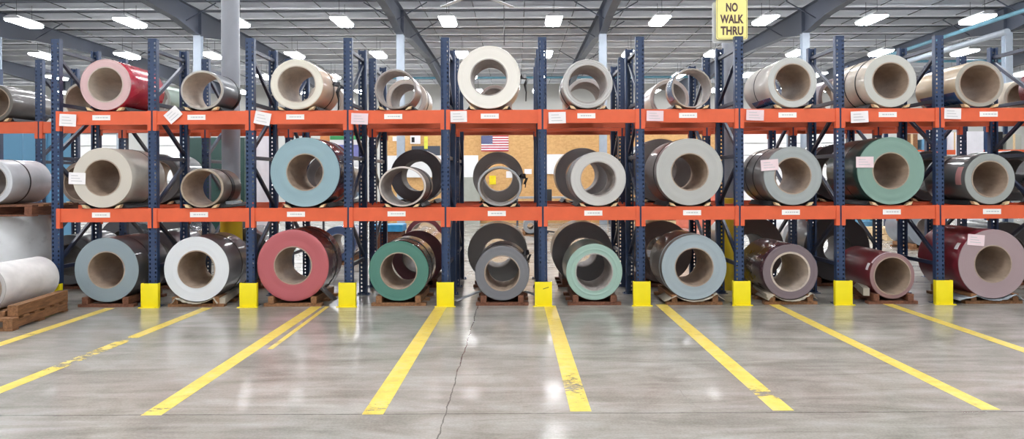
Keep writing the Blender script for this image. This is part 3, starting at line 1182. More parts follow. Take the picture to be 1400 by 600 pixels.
plank('wrapping_bundle', 'pale folded sheet lying right of the thin brown-grey coil', 'wrapping', (X(312, 9.5), 9.52, MID_Z + .06), (X(333, 9.8), 9.62, MID_Z + .075), .14, .035, 'greyfilm')

# ------------------------------------------------------------------ coils of the rear rack
GR = 'coils on the rear rack'
YB = 11.03
rear_top = [
    ('dark grey shiny coil on the rear rack at the left edge, top level', -7, 25, 21, FC((120, 116, 110)), SK((110, 106, 104), 0.36, 0.42), 'core', .95),
    ('pale rimmed coil on the rear rack peeking out left of the red coil', 113, 26, 23.5, FC((206, 200, 190)), SK((170, 166, 160), 0.40, 0.18), 'core', .9),
    ('grey-green coil on the rear rack behind the back end of the red coil', 208, 26, 23, FC((180, 186, 176)), SK((120, 140, 126), 0.40, 0.18), 'coregrey', .9),
    ('cream coil on the rear rack seen through the cream coil with the flapping strap', 446, 25, 21, FC((214, 204, 192)), SK((206, 194, 182), .35), 'core', .8),
    ('pale beige tube on the rear rack behind the thin mauve-grey coil', 556, 27.5, 22, FC((210, 198, 188)), SK((214, 200, 184), .35), 'coregrey', .8),
    ('pinkish coil on the rear rack seen through the hole of the big white coil', 677, 23, 20, FC((196, 178, 170)), SK((196, 172, 164), .35), 'coregrey', .8),
    ('pale coil on the rear rack seen inside the pale grey top coil', 801, 27.5, 23.5, FC((204, 198, 194)), SK((200, 186, 182), .35), 'coregrey', .8),
    ('pinkish white coil on the rear rack left of the blue-grey film', 916, 26.5, 22.5, FC((212, 196, 188)), SK((216, 202, 192), .35), 'coregrey', .8),
    ('mauve-grey coil on the rear rack between the pale grey coil and the beige coil', 1146, 27, 23, FC((150, 136, 138)), SK((146, 132, 138), .3), 'core', .8),
    ('cream coil on the rear rack right of the tan coil', 1398, 25, 21, FC((206, 198, 184)), SK((206, 194, 176), .35), 'core', .9),
]
for lb, cx, r, ri, fc, sk, co, L in rear_top:
    _, R, _z = coil(lb, cx, r, ri, ZT, fc, sk, core=co, L=L, Yf=YB, group=GR, straps=[(.3, .05, 'darkband')] if cx == 556 else ())
    cradle(cx, R, TOP_Z, 'rear rack cradle under the ' + lb.replace(' on the rear rack', '').replace(', top level', ''), Yf=YB + .02, Ys=YB)
rear_mid = [
    ('brown hollow coil on the rear rack left of the beige coil', 112, 29, 25, FC((150, 132, 118)), SK((120, 106, 96), 0.40, 0.18), 'core', .9),
    ('dark grey coil on the rear rack right of the beige coil', 213, 34, 25, FC((112, 112, 112)), SK((90, 90, 92), 0.40, 0.18), 'core', .9),
    ('grey coil on the rear rack behind the teal-blue coil', 452, 34, 22, FC((150, 150, 150)), SK((140, 140, 142), 0.36, 0.36), 'coregrey', .8),
    ('big black coil on the rear rack behind the thin pale coil', 570, 36.5, 22, FC((78, 74, 78)), SK((70, 66, 70), .3), 'coredark', .5),
    ('grey ring coil on the rear rack below the flag', 681, 34.5, 20.5, FC((146, 144, 141)), SK((96, 94, 92), 0.40, 0.18), 'coregrey', .5),
    ('dark grey coil on the rear rack behind the silver coil', 796, 37, 23, FC((140, 140, 142)), SK((104, 106, 110), 0.38, 0.24), 'coregrey', .5),
    ('dark metallic coil on the rear rack behind the large pale grey coil', 903, 43, 22, FC((132, 128, 126)), SK((110, 104, 102), 0.38, 0.30), 'coregrey', .8),
    ('very dark coil on the rear rack left of the dark green coil', 1146, 39, 23, FC((62, 56, 60)), SK((50, 40, 46), .25), 'coredark', .9),
    ('dark coil on the rear rack between the dark green and the dark grey coil', 1270, 34, 23, FC((70, 70, 72)), SK((62, 60, 62), .25), 'coredark', .9),
    ('black coil on the rear rack behind the right end of the dark grey coil', 1388, 34, 23, FC((58, 58, 60)), SK((46, 46, 48), .3), 'coredark', .9),
]
for lb, cx, r, ri, fc, sk, co, L in rear_mid:
    _, R, _z = coil(lb, cx, r, ri, ZM, fc, sk, core=co, L=L, Yf=YB, group=GR)
    cradle(cx, R, MID_Z, 'rear rack cradle under the ' + lb.replace(' on the rear rack', '').replace(', top level', ''), Yf=YB + .02, Ys=YB)
rear_bot = [
    ('dark grey coil on the floor behind the white-ended coil', 330, 38, 22, FC((84, 84, 88)), SK((80, 80, 84), .25, .3), 'coredark', .8),
    ('dark grey coil on the floor behind, left of the blue-grey coil', 94, 34, 22, FC((96, 96, 98)), SK((92, 88, 92), 0.36, 0.24), 'coredark', .9),
    ('dark maroon coil on the floor behind the blue-grey and white-ended coils', 212, 36, 22, FC((92, 84, 88)), SK((84, 62, 72), 0.36, 0.12), 'coredark', .9),
    ('dark maroon coil on the floor behind the green-ended coil', 571, 36, 22, FC((104, 60, 68)), SK((92, 44, 54), .16), 'coredark', .8),
    ('big dark ring coil on the floor behind the mid-grey coil', 680, 41, 20.5, FC((142, 140, 138)), SK((110, 108, 106), 0.40, 0.24), 'coregrey', .6),
    ('big dark ring coil on the floor behind the mint green coil', 796, 41.5, 20.5, FC((120, 118, 119)), SK((100, 98, 100), 0.40, 0.24), 'coregrey', .6),
    ('dark brown coil on the floor behind the pale blue coil on torn paper', 904, 42, 21, FC((112, 98, 94)), SK((92, 78, 76), .3), 'core', .8),
    ('big dark brown coil on the floor behind the mauve-grey coil', 1027, 45, 22, FC((96, 84, 82)), SK((86, 72, 72), .3), 'coredark', .8),
    ('big black coil on the floor behind the upright left of the narrow red coil', 1144, 45, 20, FC((70, 68, 70)), SK((56, 54, 58), .3), 'coredark', .8),
    ('dark coil on the floor behind the big dull red coil', 1380, 40, 22, FC((70, 66, 68)), SK((56, 54, 56), .3), 'coredark', .8),
]
for lb, cx, r, ri, fc, sk, co, L in rear_bot:
    _, R, _z = coil(lb, cx, r, ri, .06, fc, sk, core=co, L=L, Yf=YB, group=GR)
    skid(cx, R, 'dark skid under the ' + lb.replace(' on the floor', ''), Yf=YB - .01, Ys=YB, mat='woodred')

# ------------------------------------------------------------------ paper tags hanging on the top beams
ptags = [(94.3, 164.5, 23, 16.5, .05), (238, 157, 21, 16, -.72), (360, 162, 22, 17, .2), (492.5, 162.5, 23, 15, .04), (627.7, 159.5, 22.5, 15, -.02),
         (762, 161, 23.5, 15.5, -.02), (895.5, 158.5, 23, 14, .02), (1032, 157.5, 24, 14.5, .03), (1174.5, 160, 24, 15.5, -.04), (1301.5, 155.5, 23, 14.5, .03)]
for i, (px, py, w, h, r) in enumerate(ptags):
    k = YF / F
    py2 = py - (px - VX) * -0.0040
    mb = MB()
    hw, hh = w * k / 2, h * k / 2
    n = 6
    vs = []
    for a in range(n + 1):
        for b in (0, 1):
            u = -1 + 2 * a / n
            vs.append((u * hw, -.004 * (u * u), -hh + 2 * hh * b))
    mb.add(vs, [(2 * a, 2 * a + 2, 2 * a + 3, 2 * a + 1) for a in range(n)])
    for q in range(3):
        mb.box(-hw * .7, hw * (.2 + .2 * q), -.0052, -.0046, hh * (.5 - .5 * q) - .004, hh * (.5 - .5 * q) + .003, 1)
    o = mb.build('paper_tag', [M['pinkpaper'] if i in (3, 6, 7) else M['paper'], M['print']], None, (X(px), Y_FR - .018, Z(py2)), (0, r, 0), smooth=False)
    tilt = 'white paper tag' if i not in (1, 2) else ('steeply tilted white paper tag' if i == 1 else 'slightly tilted white paper tag')
    tag(o, '%s on the orange beam below the %s' % (tilt, tk[i]), 'tag', 'paper tags on the top beams')

# ------------------------------------------------------------------ NO WALK THRU sign


def text_mesh(s, size, bold=0.0, depth=.002):
    cu = bpy.data.curves.new('lettering', 'FONT')
    cu.body = s
    cu.size = size
    cu.align_x = 'CENTER'
    cu.offset = bold
    cu.extrude = depth
    cu.space_character = 1.02
    ob = bpy.data.objects.new('lettering', cu)
    COL.objects.link(ob)
    dg = bpy.context.evaluated_depsgraph_get()
    dg.update()
    me = bpy.data.meshes.new_from_object(ob.evaluated_get(dg))
    bpy.data.objects.remove(ob)
    bpy.data.curves.remove(cu)
    return me


def round_rect(hw, hh, r, n=6):
    pts = []
    for cx, cz, a0 in ((hw - r, hh - r, 0), (-hw + r, hh - r, 90), (-hw + r, -hh + r, 180), (hw - r, -hh + r, 270)):
        for i in range(n + 1):
            a = math.radians(a0 + 90 * i / n)
            pts.append((cx + r * math.cos(a), cz + r * math.sin(a)))
    return pts


YS = 9.62
k = YS / F
t = thing('warning_sign', 'yellow sign reading NO WALK THRU on top of a blue rack upright', 'sign', (X(1001.5, YS), YS, Z(27, YS)))
hw, hh = 21.5 * k, 28 * k
mb = MB()
mb.prism_y(round_rect(hw, hh, .025), 0, .004)
mb.build('panel', M['signyellow'], t, smooth=False)
mb = MB()
o_, i_ = round_rect(hw * .94, hh * .95, .02), round_rect(hw * .92, hh * .935, .018)
n = len(o_)
mb.add([(x, -.0006, z) for x, z in o_] + [(x, -.0006, z) for x, z in i_], [(a, (a + 1) % n, n + (a + 1) % n, n + a) for a in range(n)])
mb.build('border_line', M['signink'], t, smooth=False)
for s, z, sz, wd in (('NO', 10.5, 16.5, 16), ('WALK', -5.5, 16.5, 32), ('THRU', -21.5, 16.5, 31)):
    me = text_mesh(s, sz * k * 0.95, .0048, .001)
    me.materials.clear()
    me.materials.append(M['signink'])
    xs = [v.co.x for v in me.vertices]
    cw = max(xs) - min(xs)
    o = link('lettering', me, t, (0, -.0015, z * k), (PI / 2, 0, 0))
    mid_ = (max(xs) + min(xs)) / 2
    sxx = wd * k / cw
    o.scale = (sxx, 1, 1)
    o.location.x = -mid_ * sxx
mb = MB()
mb.prism_y(round_rect(hw, hh, .025), .05, .054)
o = mb.build('back_panel', M['signback'], t, (-.035, 0, -.035), smooth=False)
mb = MB()
mb.box(.035, .065, .005, .049, -hh - .2, hh * .6)
mb.build('bracket', M['steel'], t, smooth=False)

# ------------------------------------------------------------------ stack of wrapped coils at the left edge


def pallet(label, loc, rotz, w, l, h, mat='woodred'):
    t = thing('pallet', label, 'pallet', loc, rotz)
    dk = .022
    nb = max(4, int(l / .19))
    for i in range(nb):
        y = -l / 2 + (l - .12) * i / (nb - 1)
        mb = MB()
        mb.box(-w / 2, w / 2, y, y + .12, h - dk, h)
        mb.build('deck_board', M['wood' if i % 2 else mat], t, smooth=False, bevel=.003)
    for x in (-w / 2 + .05, 0, w / 2 - .05):
        mb = MB()
        mb.box(x - .045, x + .045, -l / 2, l / 2, dk, h - dk - .001)
        mb.build('stringer', M[mat], t, smooth=False, bevel=.003)
    for y in (-l / 2, -.06, l / 2 - .12):
        mb = MB()
        mb.box(-w / 2, w / 2, y, y + .12, 0, dk - .001)
        mb.build('bottom_board', M[mat], t, smooth=False, bevel=.003)
    return t


a = math.radians(6.5)
nr = Vector((-4.975, 7.94, 0))
dv, wv = Vector((-math.sin(a), math.cos(a), 0)), Vector((-math.cos(a), -math.sin(a), 0))
ctr = nr + dv * .62 + wv * .55
t = pallet('brown wooden pallet under the white coil at the left edge', tuple(ctr), a, 1.1, 1.24, .125, 'wood')
for x_, w_ in ((.49, .10), (.385, .07), (-.34, .1)):
    mb = MB()
    mb.box(x_ - w_ / 2, x_ + w_ / 2, -.5 if x_ > 0 else -.58, .64, .126, .235 if w_ > .08 else .18)
    mb.build('side_rail', M['wood'], t, smooth=False, bevel=.005)
coil('white wrapped coil lying on the brown pallet at the left edge', 52.5, 28.6, 24, .129, FC((200, 196, 194)), SK((240, 238, 236), .55, 0, 0), L=.98, Yf=8.30, Ys=9.28, group='stack of coils at the left edge')
# standing coil
t = thing('steel_coil', 'silver coil wrapped in clear film standing upright behind the white coil', 'coil', (-6.36, 10.02, 0), 0, 'stack of coils at the left edge')
mb = MB()
mb.lathe_z([(.3, 0), (.495, 0), (.5, .006), (.503, .4), (.5, .8), (.5, 1.052), (.494, 1.058), (.3, 1.058)], 72, [0, 1, 1, 1, 1, 0, 0, 2])
mb.build('wound_sheet', [FC((190, 192, 194)), SK((196, 200, 204), 0.40, 0.21), M['coregrey']], t)
mb = MB()
mb.lathe_z([(.504, .02), (.509, .02), (.515, .5), (.511, .8), (.516, .95), (.506, 1.062), (.5005, 1.062)], 72)
mb.build('plastic_wrap', painted('milky_film', (222, 224, 226), .3, var=.06, coat=.4), t)
pallet('small brown pallet between the two stacked coils at the left edge', (-6.2, 9.93, 1.066), 0, 1.05, 1.0, .135)
coil('silver grey coil lying on top of the stack at the left edge', -14, 31, 24, 1.205, FC((206, 208, 212)), SK((206, 208, 212), 0.45, 0.12), core='coregrey', L=.82, Yf=9.5, group='stack of coils at the left edge', straps=[(.42, .02, 'darkband')])

# ------------------------------------------------------------------ beyond the racks
# plywood partition with flag and notices
YP = 27.2


def panel(name, px0, px1, py0, py1, Y, th, mat, label, cat, kind=None, group=None, smooth=False):
    mb = MB()
    x0, x1 = X(px0, Y), X(px1, Y)
    z1, z0 = Z(py0, Y), Z(py1, Y)
    mb.box(-(x1 - x0) / 2, (x1 - x0) / 2, 0, th, 0, z1 - z0)
    o = mb.build(name, mat if not isinstance(mat, str) else M[mat], None, ((x0 + x1) / 2, Y, max(0, z0)), smooth=False)
    return tag(o, label, cat, group, kind)


zfl = 245 + CAMZ * F / YP
o = panel('wall_partition', 524, 988, 156, zfl, YP + .12, .1, 'osb', 'tan strand board partition behind the racks', 'wall', 'structure')
panel('strand_board', 655, 730, 158, zfl, YP + .06, .04, 'osb', 'tall tan strand board sheet behind the flag', 'board')
panel('white_board', 527, 654, 212, 242, YP + .07, .03, 'doorwhite', 'white board on the partition left of the flag', 'board')
panel('white_board', 738, 772, 211, 238, YP + .07, .03, 'doorwhite', 'white board on the partition right of the flag', 'board')
panel('cabinet', 628, 656, 242, 245 + CAMZ * F / (YP - .6), YP - .6, .5, 'greycab', 'grey-green cabinet below the white board left of the flag', 'cabinet')
t = thing('workbench', 'grey steel workbench along the partition behind the silver coil', 'workbench', (X(770, 26.2), 26.0, 0))
mb = MB(); mb.box(-1.6, 1.6, -.35, .35, .86, .92); mb.build('bench_top', M['steel'], t, smooth=False, bevel=.005)
for sx_ in (-1, 1):
    for sy_ in (-1, 1):
        mb = MB(); mb.box(sx_ * 1.5 - .03, sx_ * 1.5 + .03, sy_ * .28 - .03, sy_ * .28 + .03, 0, .859); mb.build('leg', M['rafter'], t, smooth=False)
t = thing('chair', 'dark office chair before the partition beside the upright right of the flag', 'chair', (X(744, 22), 22, 0))
mb = MB(); mb.box(-.24, .24, -.22, .22, .46, .53); mb.build('seat', M['black'], t, bevel=.02)
mb = MB(); mb.box(-.22, .22, .2, .26, .62, 1.2); mb.build('backrest', M['black'], t, bevel=.02)
mb = MB(); mb.cyl((0, 0, .06), (0, 0, .459), .03, 12); mb.box(-.02, .02, .225, .255, .5, .64); mb.build('stem', M['rod'], t)
mb = MB()
for q in range(5):
    aa = 2 * PI * q / 5
    mb.bar((0, 0, .07), (.28 * math.cos(aa), .28 * math.sin(aa), .03), .04, .04)
mb.build('base', M['rod'], t, smooth=False)

# flag
fx0, fx1, fz0, fz1 = X(658, YP), X(695.5, YP), Z(206.6, YP), Z(185, YP)
mb = MB()
FW, FH = fx1 - fx0, fz1 - fz0
nx = 12
for i in range(13):
    z1 = FH - FH * i / 13
    z0 = FH - FH * (i + 1) / 13
    for j in range(nx):
        xa, xb = FW * j / nx, FW * (j + 1) / nx
        canton = (i < 7 and j < 5)
        mi = 2 if canton else (0 if i % 2 == 0 else 1)
        ya, yb = .006 * math.sin(j * 1.1), .006 * math.sin((j + 1) * 1.1)
        mb.add([(xa, ya, z0), (xb, yb, z0), (xb, yb, z1), (xa, ya, z1)], [(0, 1, 2, 3)], mi)
for r in range(9):
    for c in range(6 if r % 2 == 0 else 5):
        sx_ = FW * 5 / nx * ((c + .5 + (0 if r % 2 == 0 else .5)) / 6)
        sz_ = FH - FH * 7 / 13 * ((r + .6) / 9.2)
        pts = []
        for q in range(10):
            aa = PI / 2 + PI * q / 5
            rr = .014 if q % 2 == 0 else .006
            pts.append((sx_ + rr * math.cos(aa), -.009, sz_ + rr * math.sin(aa)))
        mb.add(pts, [tuple(range(10))], 1)
o = mb.build('flag', [M['flagred'], M['flagwhite'], M['flagblue']], None, (fx0, YP + .035, fz0), smooth=False)
tag(o, 'flag with red and white stripes and a blue starred corner on the partition', 'flag')

# notices on the partition
panel('notice', 537, 548, 186, 192, YP + .1, .01, 'paper', 'small white notice high on the partition left of the far column', 'notice', group='notices on the partition')
panel('notice', 561, 575, 184, 196, YP + .09, .02, 'paper', 'white notice with dark print above the big black coil', 'notice', group='notices on the partition')
panel('notice', 563, 567, 187, 194, YP + .08, .006, 'black', 'small dark print block on the white notice above the black coil', 'notice', group='notices on the partition')
panel('notice', 717, 727, 231, 238, YP + .05, .008, 'paper', 'white paper notice right of the grey ring coils', 'notice', group='notices on the partition')
panel('notice', 692, 704, 234, 243, YP + .05, .008, 'paper', 'white paper seen through the thin grey ring coil', 'notice', group='notices on the partition')
panel('notice', 669, 678, 240, 252, YP + .045, .008, 'stickyellow', 'bright yellow card seen through the thin grey ring coil', 'notice', group='notices on the partition')
panel('dark_panel', 563, 602, 199, 212, YP + .09, .02, 'rafter', 'dark panel on the partition above the black coil', 'board')
panel('yellow_tape', 580, 585, 186, 203, YP + .07, .012, painted('yellow_green_tape', (226, 224, 80), .5), 'yellow-green strip over the dark panel on the partition', 'tape')
t = thing('coral_cabinet', 'low coral red cabinet seen right of the large pale grey coil', 'cabinet', (X(965, 24), 24, 0))
mb = MB(); mb.box(-.9, .9, 0, .5, 0, Z(264, 24)); mb.build('body', M['coral'], t, smooth=False, bevel=.01)
mb = MB(); mb.box(-.88, -.01, -.02, -.001, .05, Z(267, 24)); mb.build('door', M['coral'], t, smooth=False)
mb = MB(); mb.box(.01, .88, -.02, -.001, .05, Z(267, 24)); mb.build('door', M['coral'], t, smooth=False)

# left background
for i, (a, b) in enumerate(((-70, -18), (-17, 31), (32, 62), (63, 99))):
    panel('screen_panel', a, b, 172, 245 + CAMZ * F / 18.0, 18.0 + .08 * (i % 2), .05, 'bluepanel',
          ['light blue screen panel off the left edge', 'light blue screen panel above the silver coil at the left edge', 'light blue screen panel left of the first front upright', 'light blue screen panel right of the first front upright'][i], 'screen', group='blue screens at left')
# white dock doors on the far wall
for i, (a, b) in enumerate(((96, 160), (205, 250), (338, 372), (1010, 1075), (1082, 1150))):
    x0, x1 = X(a, RY1 - .1), X(b, RY1 - .1)
    lbs = ['white dock door above the beige coil', 'white dock door right of the beige coil', 'white dock door behind the round column',
           'white dock door above the grey coil with pinkish tag', 'white dock door left of the dark green coil']
    t = thing('door_%d' % (i + 1), lbs[i], 'door', ((x0 + x1) / 2, RY1 - .1, 0))
    t['kind'] = 'structure'
    w = (x1 - x0) / 2
    mb = MB()
    for j in range(6):
        mb.box(-w, w, -.05, 0, .02 + j * .72, .70 + j * .72)
    mb.build('leaf', M['doorwhite'], t, smooth=False, bevel=.01)
    mb = MB()
    mb.box(-w - .12, -w - .01, -.07, .02, 0, 4.45); mb.box(w + .01, w + .12, -.07, .02, 0, 4.45); mb.box(-w - .12, w + .12, -.07, .02, 4.36, 4.47)
    mb.build('door_frame', M['farcol'], t, smooth=False)

# green covered machine, upright white roll, banner
t = thing('covered_machine', 'dark green machine behind the thin brown-grey coil', 'machine', (X(292, 16), 16.0, 0))
mb = MB(); mb.box(-.6, .62, 0, .9, 0, Z(186, 16)); mb.build('housing', M['greentarp'], t, bevel=.04)
mb = MB(); mb.box(.05, .5, -.03, -.001, 1.3, 1.9); mb.build('door_panel', M['greentarp'], t, bevel=.01)
mb = MB(); mb.cyl((-.55, -.06, 1.62), (.55, -.06, 1.66), .02, 10); mb.build('handrail', M['steel'], t)


def stand_roll(label, px, Y, r, z0, z1, mat):
    t = thing('standing_roll', label, 'roll', (X(px, Y), Y, z0))
    mb = MB(); mb.lathe_z([(.1, 0), (r - .01, 0), (r, .01), (r, z1 - z0 - .01), (r - .01, z1 - z0), (.1, z1 - z0)], 40)
    mb.build('wound_sheet', M[mat], t)
    return t


M['softwhite'] = painted('soft_white_wrap', (232, 230, 236), .5, var=.04)
stand_roll('tall white wrapped roll standing between the round column and the teal-blue coil', 361, 14, .16, 0, Z(180, 14), 'softwhite')
t = thing('banner', 'banner board with green, white and violet panels above the teal-blue coil', 'banner', (X(466, 17), 17, 0))
mb = MB()
x0, x1 = X(438, 17) - X(466, 17), X(500, 17) - X(466, 17)
mb.box(x0, x1, 0, .04, Z(215, 17), Z(176, 17), 1)
mb.box(x0, x0 + .2, -.01, -.001, Z(196, 17), Z(178, 17), 3)
mb.box(x0 + .21, x1, -.01, -.001, Z(190, 17), Z(178, 17), 0)
mb.box(x0 + .1, x1, -.01, -.001, Z(214, 17), Z(197, 17), 2)
mb.build('board', [M['green'], M['paper'], M['purple'], M['orangeboard']], t, smooth=False)
mb = MB()
for xx in (x0 + .05, x1 - .05):
    mb.box(xx - .02, xx + .02, .041, .081, 0, Z(178, 17))
    mb.box(xx - .02, xx + .02, -.2, .3, 0, .03)
mb.build('stand', M['rod'], t, smooth=False)

# coils on the floor far behind
YG = 15.0


def far_coil(label, px, py, r, ri, Y, fc, sk, L=1.0, core='coregrey'):
    k = Y / F
    t, R, _ = coil(label, px, r, ri, .06, fc, sk, L=L, Yf=Y, group='coils beyond the racks', core=core)
    skid(px, R, 'wooden skid under the ' + label, Yf=Y - .01, Ys=Y)
    return t


far_coil('maroon coil with a pale print lining far behind the green-ended coil', 580, 326, 26, 20, 15, FC((110, 52, 58)), SK((104, 40, 48), .2), core='corelight')
far_coil('blue coil far behind the upright right of the red-ended coil', 462, 322, 24, 14, 14, FC((70, 92, 130)), SK((58, 84, 128), .25))
far_coil('small pale grey coil far behind, right of the mid-grey coil', 725, 314, 10, 5, 21, FC((150, 152, 154)), SK((136, 138, 142), 0.40, 0.24))
far_coil('dark wrapped coil far behind the blue-grey floor coil', 165, 331, 30, 14, 14, FC((70, 70, 74)), SK((64, 64, 70), .25, .3), core='coredark')
far_coil('dark wrapped coil far behind, right of the blue-grey floor coil', 238, 331, 29, 14, 14.2, FC((80, 80, 84)), SK((74, 74, 80), .25, .3), core='coredark')
far_coil('slate grey coil far behind, left of the big dull red coil', 1266, 316, 26, 14, 16.5, FC((140, 148, 156)), SK((120, 130, 142), 0.40, 0.18))
far_coil('silver film wrapped coil far behind the mauve-grey coil', 1092, 318, 22, 12, 15.5, FC((176, 178, 182)), SK((190, 192, 196), 0.36, 0.36))
far_coil('silver grey coil far behind, left of the pale blue floor coil', 888, 352, 20, 11, 14.5, FC((150, 150, 152)), SK((160, 158, 158), 0.36, 0.36))
far_coil('dark coil far behind the white-ended floor coil', 330, 322, 26, 14, 14.5, FC((96, 98, 100)), SK((86, 88, 92), 0.36, 0.24))
t = thing('tarp_box', 'cyan wrapped carton far behind the green-ended coil', 'carton', (X(538, 15.5), 14.6, 0))
mb = MB(); mb.box(-.28, .28, 0, .5, 0, Z(308, 14.6)); mb.build('carton', M['woodred'], t, smooth=False, bevel=.01)
mb = MB(); mb.box(-.3, .3, -.02, .52, Z(316, 14.6), Z(306.5, 14.6)); mb.build('lid', M['cyan'], t, smooth=False, bevel=.01)
# lumber seen through the dark brown coil
t = thing('lumber_stack', 'stack of pale lumber seen through the hole of the dark brown coil', 'lumber', (X(893, 18), 18, 0))
for i in range(7):
    for j in range(4):
        mb = MB(); mb.box(-.5 + j * .26, -.27 + j * .26, 0, 1.2, .04 + i * .085, .115 + i * .085)
        mb.build('board', M['woodlight' if (i + j) % 3 else 'wood'], t, smooth=False, bevel=.004)
pallet('pale wooden pallet lying far behind the narrow dark red coil', (X(1220, 19.5), 19.5, 0), .2, 1.1, 1.1, .14, 'woodlight')
t = thing('carton', 'tan carton on the pallet far behind the narrow dark red coil', 'carton', (X(1214, 19.5), 19.5, .141), .2)
mb = MB(); mb.box(-.42, .42, -.4, .4, 0, .14); mb.build('box_body', M['woodlight'], t, smooth=False, bevel=.006)
t = thing('drum', 'blue drum with a yellow band far behind the narrow dark red coil', 'drum', (X(1178, 22), 22, 0))
mb = MB(); mb.lathe_z([(.02, 0), (.28, 0), (.29, .02), (.29, .28), (.3, .3), (.29, .32), (.29, .58), (.3, .6), (.29, .62), (.29, .86), (.28, .88), (.02, .88)], 32); mb.build('body', M['bluepanel'], t)
mb = MB(); mb.lathe_z([(.2915, .36), (.296, .36), (.296, .54), (.2915, .54)], 32); mb.build('band', M['sleeve'], t)

# far racks at the right
YQ = 21.0
xs = [X(p, YQ) for p in (1235, 1292, 1349, 1406)]
FPROTO = None
for i, x in enumerate(xs):
    t = thing('upright_frame', ['blue upright of the far rack nearest the dark green coil', 'blue upright of the far rack behind the right rear upright', 'blue upright of the far rack above the dark grey coil', 'blue upright of the far rack at the right edge'][i], 'rack upright', (x, YQ, 0), 0, 'far rack uprights')
    for yy in (0, .95):
        mb = MB(); mb.box(-.05, .05, yy, yy + .07, 0, 3.4); mb.build('post', M['blue'], t, smooth=False)
    for z in (.4, 1.2, 2.0, 2.8):
        mb = MB(); mb.bar((0, .07, z), (0, .95, z + .5), .04, .04); mb.build('diagonal_brace', M['brace'], t, smooth=False)
for i in range(3):
    for z, l in ((1.35, 'lower'), (2.2, 'middle'), (3.1, 'upper')):
        mb = MB(); mb.box(xs[i] + .055, xs[i + 1] - .055, YQ, YQ + .05, z - .12, z)
        tag(mb.build('rack_beam', M['orange'], None, smooth=False), 'orange %s beam of the far rack, %s bay' % (l, ['left', 'middle', 'right'][i]), 'rack beam', 'far rack beams')
        mb = MB(); mb.box(xs[i] + .055, xs[i + 1] - .055, YQ + .05, YQ + .98, z - .03, z - .005)
        tag(mb.build('shelf_deck', M['steel'], None, smooth=False), 'steel %s shelf deck of the far rack, %s bay' % (l, ['left', 'middle', 'right'][i]), 'shelf', 'far rack decks')
rnd = random.Random(11)
cmats = ['softwhite', 'greyfilm', 'wood', 'bluepanel', 'black', 'greycab']
n = 0
for i in range(3):
    for z in (1.35, 2.2):
        x = xs[i] + .12
        while x < xs[i + 1] - .4:
            w, h = rnd.uniform(.28, .45), rnd.uniform(.25, .6)
            if x + w > xs[i + 1] - .1:
                break
            cm = cmats[n % 6]
            nm = {'softwhite': 'white', 'greyfilm': 'grey', 'wood': 'brown', 'bluepanel': 'light blue', 'black': 'black', 'greycab': 'grey-green'}[cm]
            t = thing('carton', '%s carton on the %s shelf of the far rack, %s bay' % (nm, 'lower' if z < 2 else 'middle', ['left', 'middle', 'right'][i]), 'carton', (x + w / 2, YQ + .1, z), 0, 'cartons on the far rack')
            mb = MB(); mb.box(-w / 2, w / 2, 0, .5, 0, h); mb.build('carton_body', M[cm], t, smooth=False, bevel=.008)
            mb = MB(); mb.box(-.03, .03, -.002, -.0005, 0, h); mb.build('tape', M['woodlight'], t, smooth=False)
            x += w + rnd.uniform(.04, .15)
            n += 1
panel('white_cabinet', 1322, 1345, 182, 245 + CAMZ * F / 19.5, 19.5, .5, 'softwhite', 'tall white cabinet above the dark grey coil', 'cabinet')

# pipes
def pipe(label, pts, r, mat, name='trim_pipe'):
    mb = MB()
    for p, q in zip(pts[:-1], pts[1:]):
        mb.cyl(p, q, r, 14)
    o = mb.build(name, M[mat])
    return struct(tag(o, label, 'pipe'))


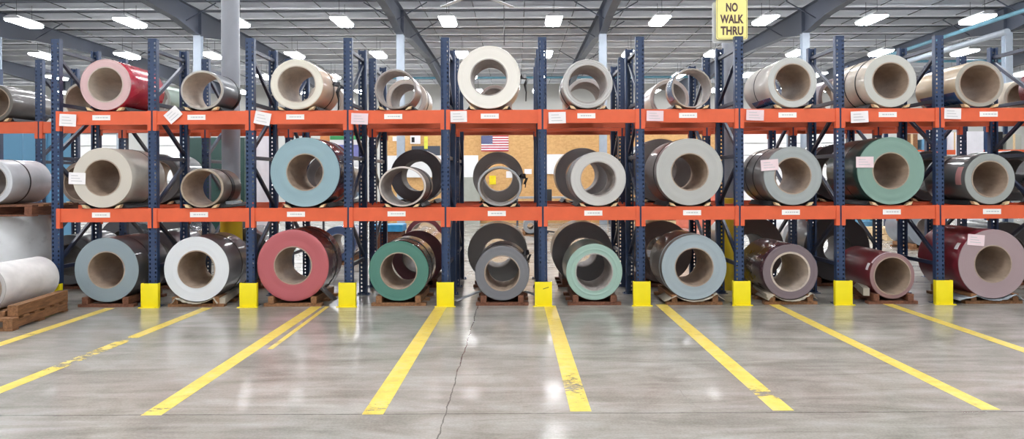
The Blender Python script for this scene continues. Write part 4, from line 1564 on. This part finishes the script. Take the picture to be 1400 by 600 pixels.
pipe('pale blue pipe along the far end of the hall', [(X(520, 43), 43, Z(106, 43)), (X(1010, 43), 43, Z(106, 43))], .06, 'pipeblue')
x_, h_ = 14.0, CAMZ + 14.0 * .3283
pipe('pale blue pipe running back at the upper right', [(x_, 14, h_), (x_, 31, h_)], .06, 'pipeblue')
pipe('pale blue cross pipe at the upper right', [(X(1235, 31), 31.1, h_ - .1), (X(1372, 31), 31.1, h_ - .1)], .05, 'pipeblue')
x_, h_ = 13.2, CAMZ + 13.2 * .2965
pipe('light grey duct running back at the upper right', [(x_, 21.6, h_), (x_, 31, h_)], .085, 'farcol')
mb = MB()
mb.cyl((X(690, 24), 24, Z(62, 24)), (X(690, 24), 24, H_PUR), .012, 8)
struct(tag(mb.build('trim_cable', M['rod']), 'thin dark cable hanging from the roof above the big white coil', 'cable'))

# big ceiling fan whose blade tips show at the top edge
fz = CAMZ + 4.45
t = thing('ceiling_fan', 'large ceiling fan with pale blades, tips showing at the top edge', 'fan', (X(655, 20.0), 19.2, fz))
mb = MB(); mb.cyl((0, 0, -.12), (0, 0, .12), .2, 32); mb.cyl((0, 0, .12), (0, 0, H_PUR - fz), .04, 16); mb.build('motor', M['lampbody'], t)
for q in range(6):
    aa = math.radians(-118 + 60 * q)
    d = Vector((math.cos(aa), math.sin(aa), 0))
    mb = MB()
    mb.bar(d * .15, d * 1.75, .13, .022)
    mb.bar(d * 1.75, d * 1.80, .14, .05)
    mb.build('blade', M['lampbody'], t, smooth=False, bevel=.006)

# ------------------------------------------------------------------ world, camera, view
w = bpy.data.worlds.new('World')
sc.world = w
w.use_nodes = True
w.node_tree.nodes['Background'].inputs[0].default_value = (0.5, 0.55, 0.6, 1)
w.node_tree.nodes['Background'].inputs[1].default_value = 0.2

cam = bpy.data.cameras.new('Camera')
co = bpy.data.objects.new('Camera', cam)
COL.objects.link(co)
co.matrix_world = Matrix.Translation((0, 0, CAMZ)) @ Matrix.Rotation(PI / 2, 4, 'X') @ Matrix.Rotation(math.radians(-0.23), 4, 'Z')
cam.sensor_fit = 'HORIZONTAL'
cam.sensor_width = 36.0
cam.lens = 36.0 * F / 1400.0
cam.shift_x = (700 - VX) / 1400.0
cam.shift_y = (VY - 300) / 1400.0
cam.clip_end = 200
sc.camera = co

sc.view_settings.view_transform = 'Standard'
sc.view_settings.look = 'None'
sc.view_settings.gamma = 1.0
sc.view_settings.use_curve_mapping = False
sc.view_settings.exposure = 0.0
